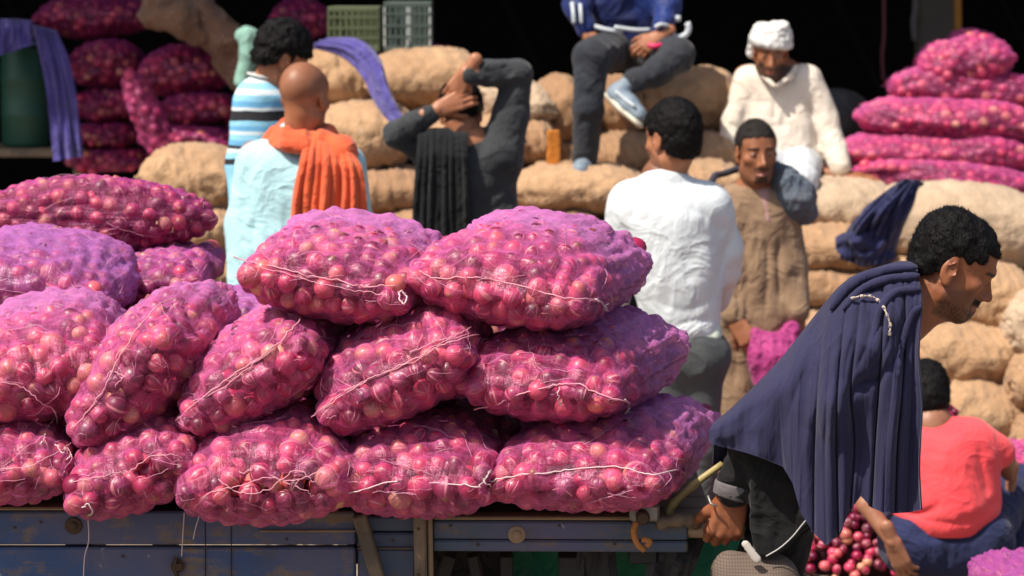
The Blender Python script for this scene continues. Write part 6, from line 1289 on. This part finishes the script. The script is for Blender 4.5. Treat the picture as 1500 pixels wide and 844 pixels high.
long_bag('slender onion sack leaning steeply, a bright streak in the left pile', 218, 176, 78, 24, 11.9, -66, M_NET_BLUSH, 75, GL, a=0.1)
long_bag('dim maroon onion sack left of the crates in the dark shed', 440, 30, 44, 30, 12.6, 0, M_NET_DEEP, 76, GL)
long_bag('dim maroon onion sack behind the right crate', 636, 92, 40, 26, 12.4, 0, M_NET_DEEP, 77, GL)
# lower right
GB = 'onion sacks on the ground behind the squatting boy'
long_bag('pink onion sack on the ground at the right edge beside the red shirt', 1500, 700, 52, 48, 8.9, 80, M_NET_BLUSH, 80, GB); long_bag('dusky onion sack on the ground right of the navy jeans', 1496, 790, 46, 50, 8.6, 10, M_NET_DEEP, 81, GB)
bag_px('lilac onion sack cut off by the bottom right corner', 1524, 884, 72, 44, 0, 0.3, 0, 6.6, net=M_NET_DEEP, seed=82, loose=(-1.5, -0.9, 1.0), group=GB)
hp = thing('onion_heap', 'heap of loose dark red onions on the ground between shawl and squatting boy', 'onions', P(1240, 800, 8.7) * (1, 1, 0)); rg = np.random.default_rng(3); C = []; hc = P(1256, 780, 8.7)
for _ in range(16000):
    x = hc[0] + rg.uniform(-0.5, 0.5); y = hc[1] + rg.uniform(-0.5, 0.5); r_ = math.hypot((x - hc[0]) / 0.5, (y - hc[1]) / 0.5)
    if r_ > 1: continue
    top = 0.60 * (1 - r_ ** 3) + 0.02 ; z = top + rg.normal() * 0.006
    if all((x - q[0]) ** 2 + (y - q[1]) ** 2 + (z - q[2]) ** 2 > 0.031 ** 2 for q in C): C.append((x, y, z))
C = np.array(C); od = np.argsort(C[:, 1] - 0.5 * C[:, 2])
for k in od[:285]:
    o = bpy.data.objects.new('onion', ONIONS[int(rg.integers(0, 7))]); o.location = Vector(C[k] - np.array(hp.location)); o.rotation_mode = 'QUATERNION'; o.rotation_quaternion = rand_quat(rg); s_ = rg.uniform(0.55, 0.85); o.scale = (s_,) * 3; COL.objects.link(o); o.parent = hp
rest = np.vstack((C[od[285:]], C * (1, 1, 0.86) + rg.normal(size=C.shape) * 0.008)); o = obj('packed_onions', heap_mesh('packed_onions', rest, rg.uniform(0.015, 0.020, len(rest)), rg.random(len(rest))), hp); o['kind'] = 'stuff'
mb = MB(); mb.lathe([(0.46, 0), (0.44, 0.14), (0.38, 0.30), (0.26, 0.42), (0.1, 0.48), (0.0, 0.49)], (hc[0], hc[1], 0), 20); mb.build('heap_core', plain('dark red core', (0.05, 0.01, 0.02), 0.9), hp, True)  # solid dark red core fills the inside of the heap

# ================================================================== cloths, crates and odds and ends
def bundle(name, label, cat, mat, d, build, lo, hi, res=0.007, part='cloth', loc=None):
    t = thing(name, label, cat, loc if loc is not None else P((lo[0] + hi[0]) / 2, hi[1], d)); v = Vol(*box_of(PP([(lo[0], lo[1], d - .2), (hi[0], hi[1], d + .2)]), 0.08), res); build(v); cloth(part, v, mat, t); return t
M_PURP = fabric('violet blue cloth', (0.095, 0.075, 0.30), (0.07, 0.055, 0.22), 0.9, 400, 0.4, 0.3)
hc_ = thing('hanging_cloth', 'violet blue cloth draped over a dark green drum at far left', 'cloth', P(90, 236, 12.1))
VL_ = [[(-40 + 8 * k, 34 - 2 * k + k * k * 0.15), (-40 + 8 * k, 60), (-44 + 9 * k, 96 - 3 * k)] for k in range(12)]
pleated(VL_, lambda s, t_: 12.08 - 0.05 * min(1, t_ * 3), lambda s, t_: 0.012, M_PURP, 'cloth', hc_, rows=30, K=6, wrap=(0.35, 30), noise=0.03, fine=0.01, seed=1)
VL_ = [[(48 + 5 * k, 36 + 1.2 * k), (60 + 6 * k, 90), (70 + 6.2 * k, 150), (78 + 6.3 * k, 236 - k)] for k in range(8)]
pleated(VL_, lambda s, t_: 12.02 - 0.05 * min(1, t_ * 3), lambda s, t_: 0.018, M_PURP, 'cloth_tail', hc_, rows=50, K=7, wrap=(0.35, 30), noise=0.03, fine=0.008, seed=2)
tt = thing('drum', 'dark green plastic drum under the violet cloth at far left', 'drum', P(42, 236, 12.4)); c = P(42, 214, 12.4); H_ = S_(150, 12.4); pr = [(0.115, 0), (0.125, 0.02), (0.125, H_ * .3), (0.13, H_ * .32), (0.125, H_ * .34), (0.125, H_ * .64), (0.13, H_ * .66), (0.125, H_ * .68), (0.12, H_ - .03), (0.105, H_)]
MB().lathe(pr, c, 24).build('body', plain('dark green plastic', (0.015, 0.085, 0.055), 0.5), tt, True); MB().lathe([(0.108, H_ + .001), (0.108, H_ + .02), (0.04, H_ + .022), (0.04, H_ + .04)], c, 20).build('lid', plain('teal lid', (0.02, 0.10, 0.10), 0.5), tt, True)
st = thing('plank_shelf', 'dark timber stand that carries the green drum in the shade', 'stand', P(42, 300, 12.4) * (1, 1, 0)); z_ = c[2]; MB().box((c[0] - .5, c[1] - .2, z_ - .04), (c[0] + .3, c[1] + .25, z_ - .001), .005).build('top', M_TIMBER, st)
for sx in (-.48, .24): MB().box((c[0] + sx, c[1] - .18, 0), (c[0] + sx + .05, c[1] + .2, z_ - .041), .005).build('leg', M_TIMBER, st)
dc_ = thing('draped_cloth', 'violet cloth draped over the jute sacks behind the bald man', 'cloth', P(580, 186, 10.5))
VL_ = [[(456, 70), (500, 84), (530, 112), (548, 150), (572, 188)], [(460, 66), (504, 76), (536, 106), (554, 146), (578, 186)], [(466, 62), (510, 69), (542, 98), (560, 142), (584, 184)], [(474, 58), (516, 62), (549, 90), (566, 138), (589, 181)], [(482, 55), (524, 57), (556, 84), (572, 134), (594, 177)]]
pleated(VL_, lambda s, t_: 10.80 - 0.28 * t_ - 0.04 * math.sin(math.pi * s), lambda s, t_: 0.018, M_PURP, 'cloth', dc_, rows=70, K=9, noise=0.02, fine=0.008, seed=4, th=0.012)
fj_ = thing('folded_jacket', 'dark navy jacket thrown over the jute sacks above the cart man', 'jacket', P(1290, 388, 10.2)); M_FJ = fabric('navy jacket cloth', (0.026, 0.028, 0.095), (0.018, 0.02, 0.06), 0.8, 400, 0.4, 0.15)
VL_ = [[(1346 - 2.2 * k, 263 + 0.4 * k), (1340 - 9.5 * k, 296 + 1.8 * k), (1322 - 10.5 * k, 338 + 0.5 * k), (1306 - 9.5 * k, 388 - 3 * max(0, k - 5))] for k in range(9)]
pleated(VL_, lambda s, t_: 10.16 - 0.07 * math.sin(math.pi * min(1, t_ * 1.2)) - 0.07 * math.sin(math.pi * s) ** 0.6, lambda s, t_: 0.012 + 0.012 * t_, M_FJ, 'cloth', fj_, rows=60, K=9, noise=0.04, fine=0.014, seed=9, th=0.02, wrap=(0.14, 8), creases=[([(1300, 318), (1272, 340), (1240, 352)], 5, 0.03), ([(1322, 280), (1300, 330), (1296, 372)], 5, 0.03)])
v = Vol(*box_of(PP([(1228, 340, 10.0), (1310, 392, 10.3)]), 0.06), 0.007); v.chain(PP([(1242, 368, 10.12), (1268, 374, 10.10), (1298, 372, 10.12)]), (0.030, 0.036, 0.032), 0.02); v.chain(PP([(1236, 356, 10.14), (1262, 352, 10.08), (1290, 356, 10.08)]), (0.03, 0.04, 0.03), 0.02); v.rough(0.012, (24, 24, 24), 3, ridge=True); cloth('sleeve', v, M_FJ, fj_)
def b4(v):
    d = 11.6; v.chain(PP([(366, 52, d), (366, 80, d), (356, 120, d)]), (0.045, 0.04, 0.035), 0.02).cap(P(352, 52, d), P(380, 54, d), 0.02, 0.022, 0.02); v.rough(0.008, (20, 20, 6), 3, ridge=True)
bundle('mint_cloth', 'pale mint cloth bunched behind the head of the striped boy', 'cloth', fabric('mint cloth', (0.26, 0.46, 0.38)), 11.6, b4, (345, 45), (390, 130))
M_EMPTY = jute_mat('dark brown jute', (0.24, 0.135, 0.085), (0.15, 0.075, 0.055))
for k, (x0, y0, x1, y1, r, lb) in enumerate(((232, -10, 330, 70, .075, 'empty brown jute sack, uppermost of the folded heap at upper left'), (262, 10, 350, 110, .07, 'empty brown jute sack, middle fold of the heap sliding down to the right'), (296, 20, 366, 128, .065, 'empty brown jute sack, lowest fold of the heap beside the mint cloth'), (224, 20, 290, 50, .06, 'crumpled empty jute sack at the left end of the folded heap'))):
    def b5(v, x0=x0, y0=y0, x1=x1, y1=y1, r=r, k=k):
        d = 12.1 - 0.05 * k; v.chain(PP([(x0, y0, d), ((x0 + x1) / 2 + 8, (y0 + y1) / 2 - 8, d - .03), (x1, y1, d)]), (r, r * 1.15, r * .8), 0.03); v.rough(0.018, (14, 14, 14), 3 + k, ridge=True); v.rough(0.006, 40, 4)
    bundle('empty_sack', lb, 'sack', M_EMPTY, 12.1, b5, (min(x0, x1) - 10, y0 - 10), (x1 + 10, y1 + 10), 0.009)
t = bundle('orange_cloth', 'narrow orange cloth hanging between sacks left of the dangling leg', 'cloth', fabric('orange strip', (0.50, 0.17, 0.025)), 10.62, lambda v: (v.slab([(800, 190), (820, 190), (822, 246), (801, 248)], 10.62, 0.010, 0.01, 0.005), v.rough(0.005, (30, 30, 8), 2)), (798, 186), (824, 250))
def b6(v): v.ell(P(1225, 178, 12.2), (0.16, 0.16, 0.14), 0.02); v.rough(0.02, 12, 3, ridge=True)
bundle('grey_tarpaulin', 'dark grey tarpaulin bundle in the shade right of the turbaned man', 'tarpaulin', fabric('grey tarpaulin', (0.045, 0.05, 0.055), None, 0.6), 12.2, b6, (1175, 120), (1275, 240), 0.01)
def crate(label, x0, y0, x1, y1, d, mat, mat2):
    a, b = P(x0, y1, d), P(x1, y0, d); w_, h_ = b[0] - a[0], b[2] - a[2]; dp = 0.28; t = thing('crate', label, 'crate', (a[0] + w_ / 2, a[1] + dp / 2, a[2]), 'plastic crates on the sacks')
    lo = np.array((a[0], a[1], a[2])); 
    for z in (0, h_ - 0.022): 
        mb = MB(); mb.box(lo + (0, 0, z), lo + (w_, .012, z + .022), .003).box(lo + (0, dp - .012, z), lo + (w_, dp, z + .022), .003).box(lo + (0, .0125, z), lo + (.012, dp - .0125, z + .022), .003).box(lo + (w_ - .012, .0125, z), lo + (w_, dp - .0125, z + .022), .003); mb.build('rim', mat, t)
    nx = 8
    for k in range(nx + 1):
        x = k * (w_ - .012) / nx; mt = mat2 if k in (0, 4, nx) else mat
        for yy in (0.0, dp - .010): MB().box(lo + (x, yy, .0225), lo + (x + .010, yy + .010, h_ - .0225), .002).build('slat', mt, t)
    for k in range(1, 6): 
        x = k * dp / 6
        for xx in (0, w_ - .01): MB().box(lo + (xx, x, .0225), lo + (xx + .01, x + .01, h_ - .0225), .002).build('slat', mat, t)
    for zz in (0.28, 0.5, 0.74):
        for yy in (-0.003, dp + .001): MB().box(lo + (.002, yy, h_ * zz), lo + (w_ - .002, yy + .0025, h_ * zz + .010), 0).build('crossbar', mat, t)
    MB().box(lo + (.0125, .0125, .004), lo + (w_ - .0125, dp - .0125, .012), 0).build('base', mat2, t)
OL = plain('olive plastic', (0.10, 0.125, 0.06), 0.5); GP = plain('grey green plastic', (0.07, 0.10, 0.085), 0.5); WP = plain('pale grey plastic', (0.42, 0.46, 0.44), 0.5)
crate('olive plastic crate, left of the two on the central jute stack', 480, 10, 556, 76, 11.25, OL, OL); crate('grey slatted plastic crate with pale posts, right of the two crates', 562, 3, 632, 76, 11.2, GP, WP)
for k, (x, y0, y1, w_, c, lb) in enumerate(((1292, 40, 118, 3, (0.12, 0.03, 0.04), 'thin dark red cord hanging in the shed left of the post'), (1338, 0, 60, 5, (0.10, 0.09, 0.09), 'grey rope hanging beside the shed post'), (1400, 30, 60, 6, (0.35, 0.16, 0.03), 'small amber tag hanging right of the shed post'))):
    MB().tube(smooth_line(PP([(x, y0 - 160, 12.7), (x + 3, y0, 12.7), (x, (y0 + y1) / 2, 12.7), (x + 2, y1, 12.7)]), 4), S_(w_, 12.7), 7).build('hanging_rope', plain('rope %d' % k, c, 0.9), None, True); tag(COL.objects[-1], lb, 'rope')
# litter of dry onion skin on the ground
rg = np.random.default_rng(12); V = []; Fq = []
for _ in range(1400):
    x, y = rg.uniform(-2.5, 3.0), rg.uniform(5, 11); s_ = rg.uniform(0.006, 0.02); a = rg.uniform(0, 6.28); z = rg.uniform(0.004, 0.012); k = len(V)
    for dx, dy, dz in ((-1, -.6, 0), (.8, -.7, .3), (1, .7, 0), (-.7, .8, .4)): V.append((x + s_ * (dx * math.cos(a) - dy * math.sin(a)), y + s_ * (dx * math.sin(a) + dy * math.cos(a)), z + dz * s_))
    Fq.append((k, k + 1, k + 2, k + 3))
o = obj('onion_skins', mesh('onion_skins', V, Fq, plain('dry onion skin', (0.45, 0.14, 0.13), 0.7))); tag(o, 'dry pink onion skins littering the earth', 'litter', kind='stuff')
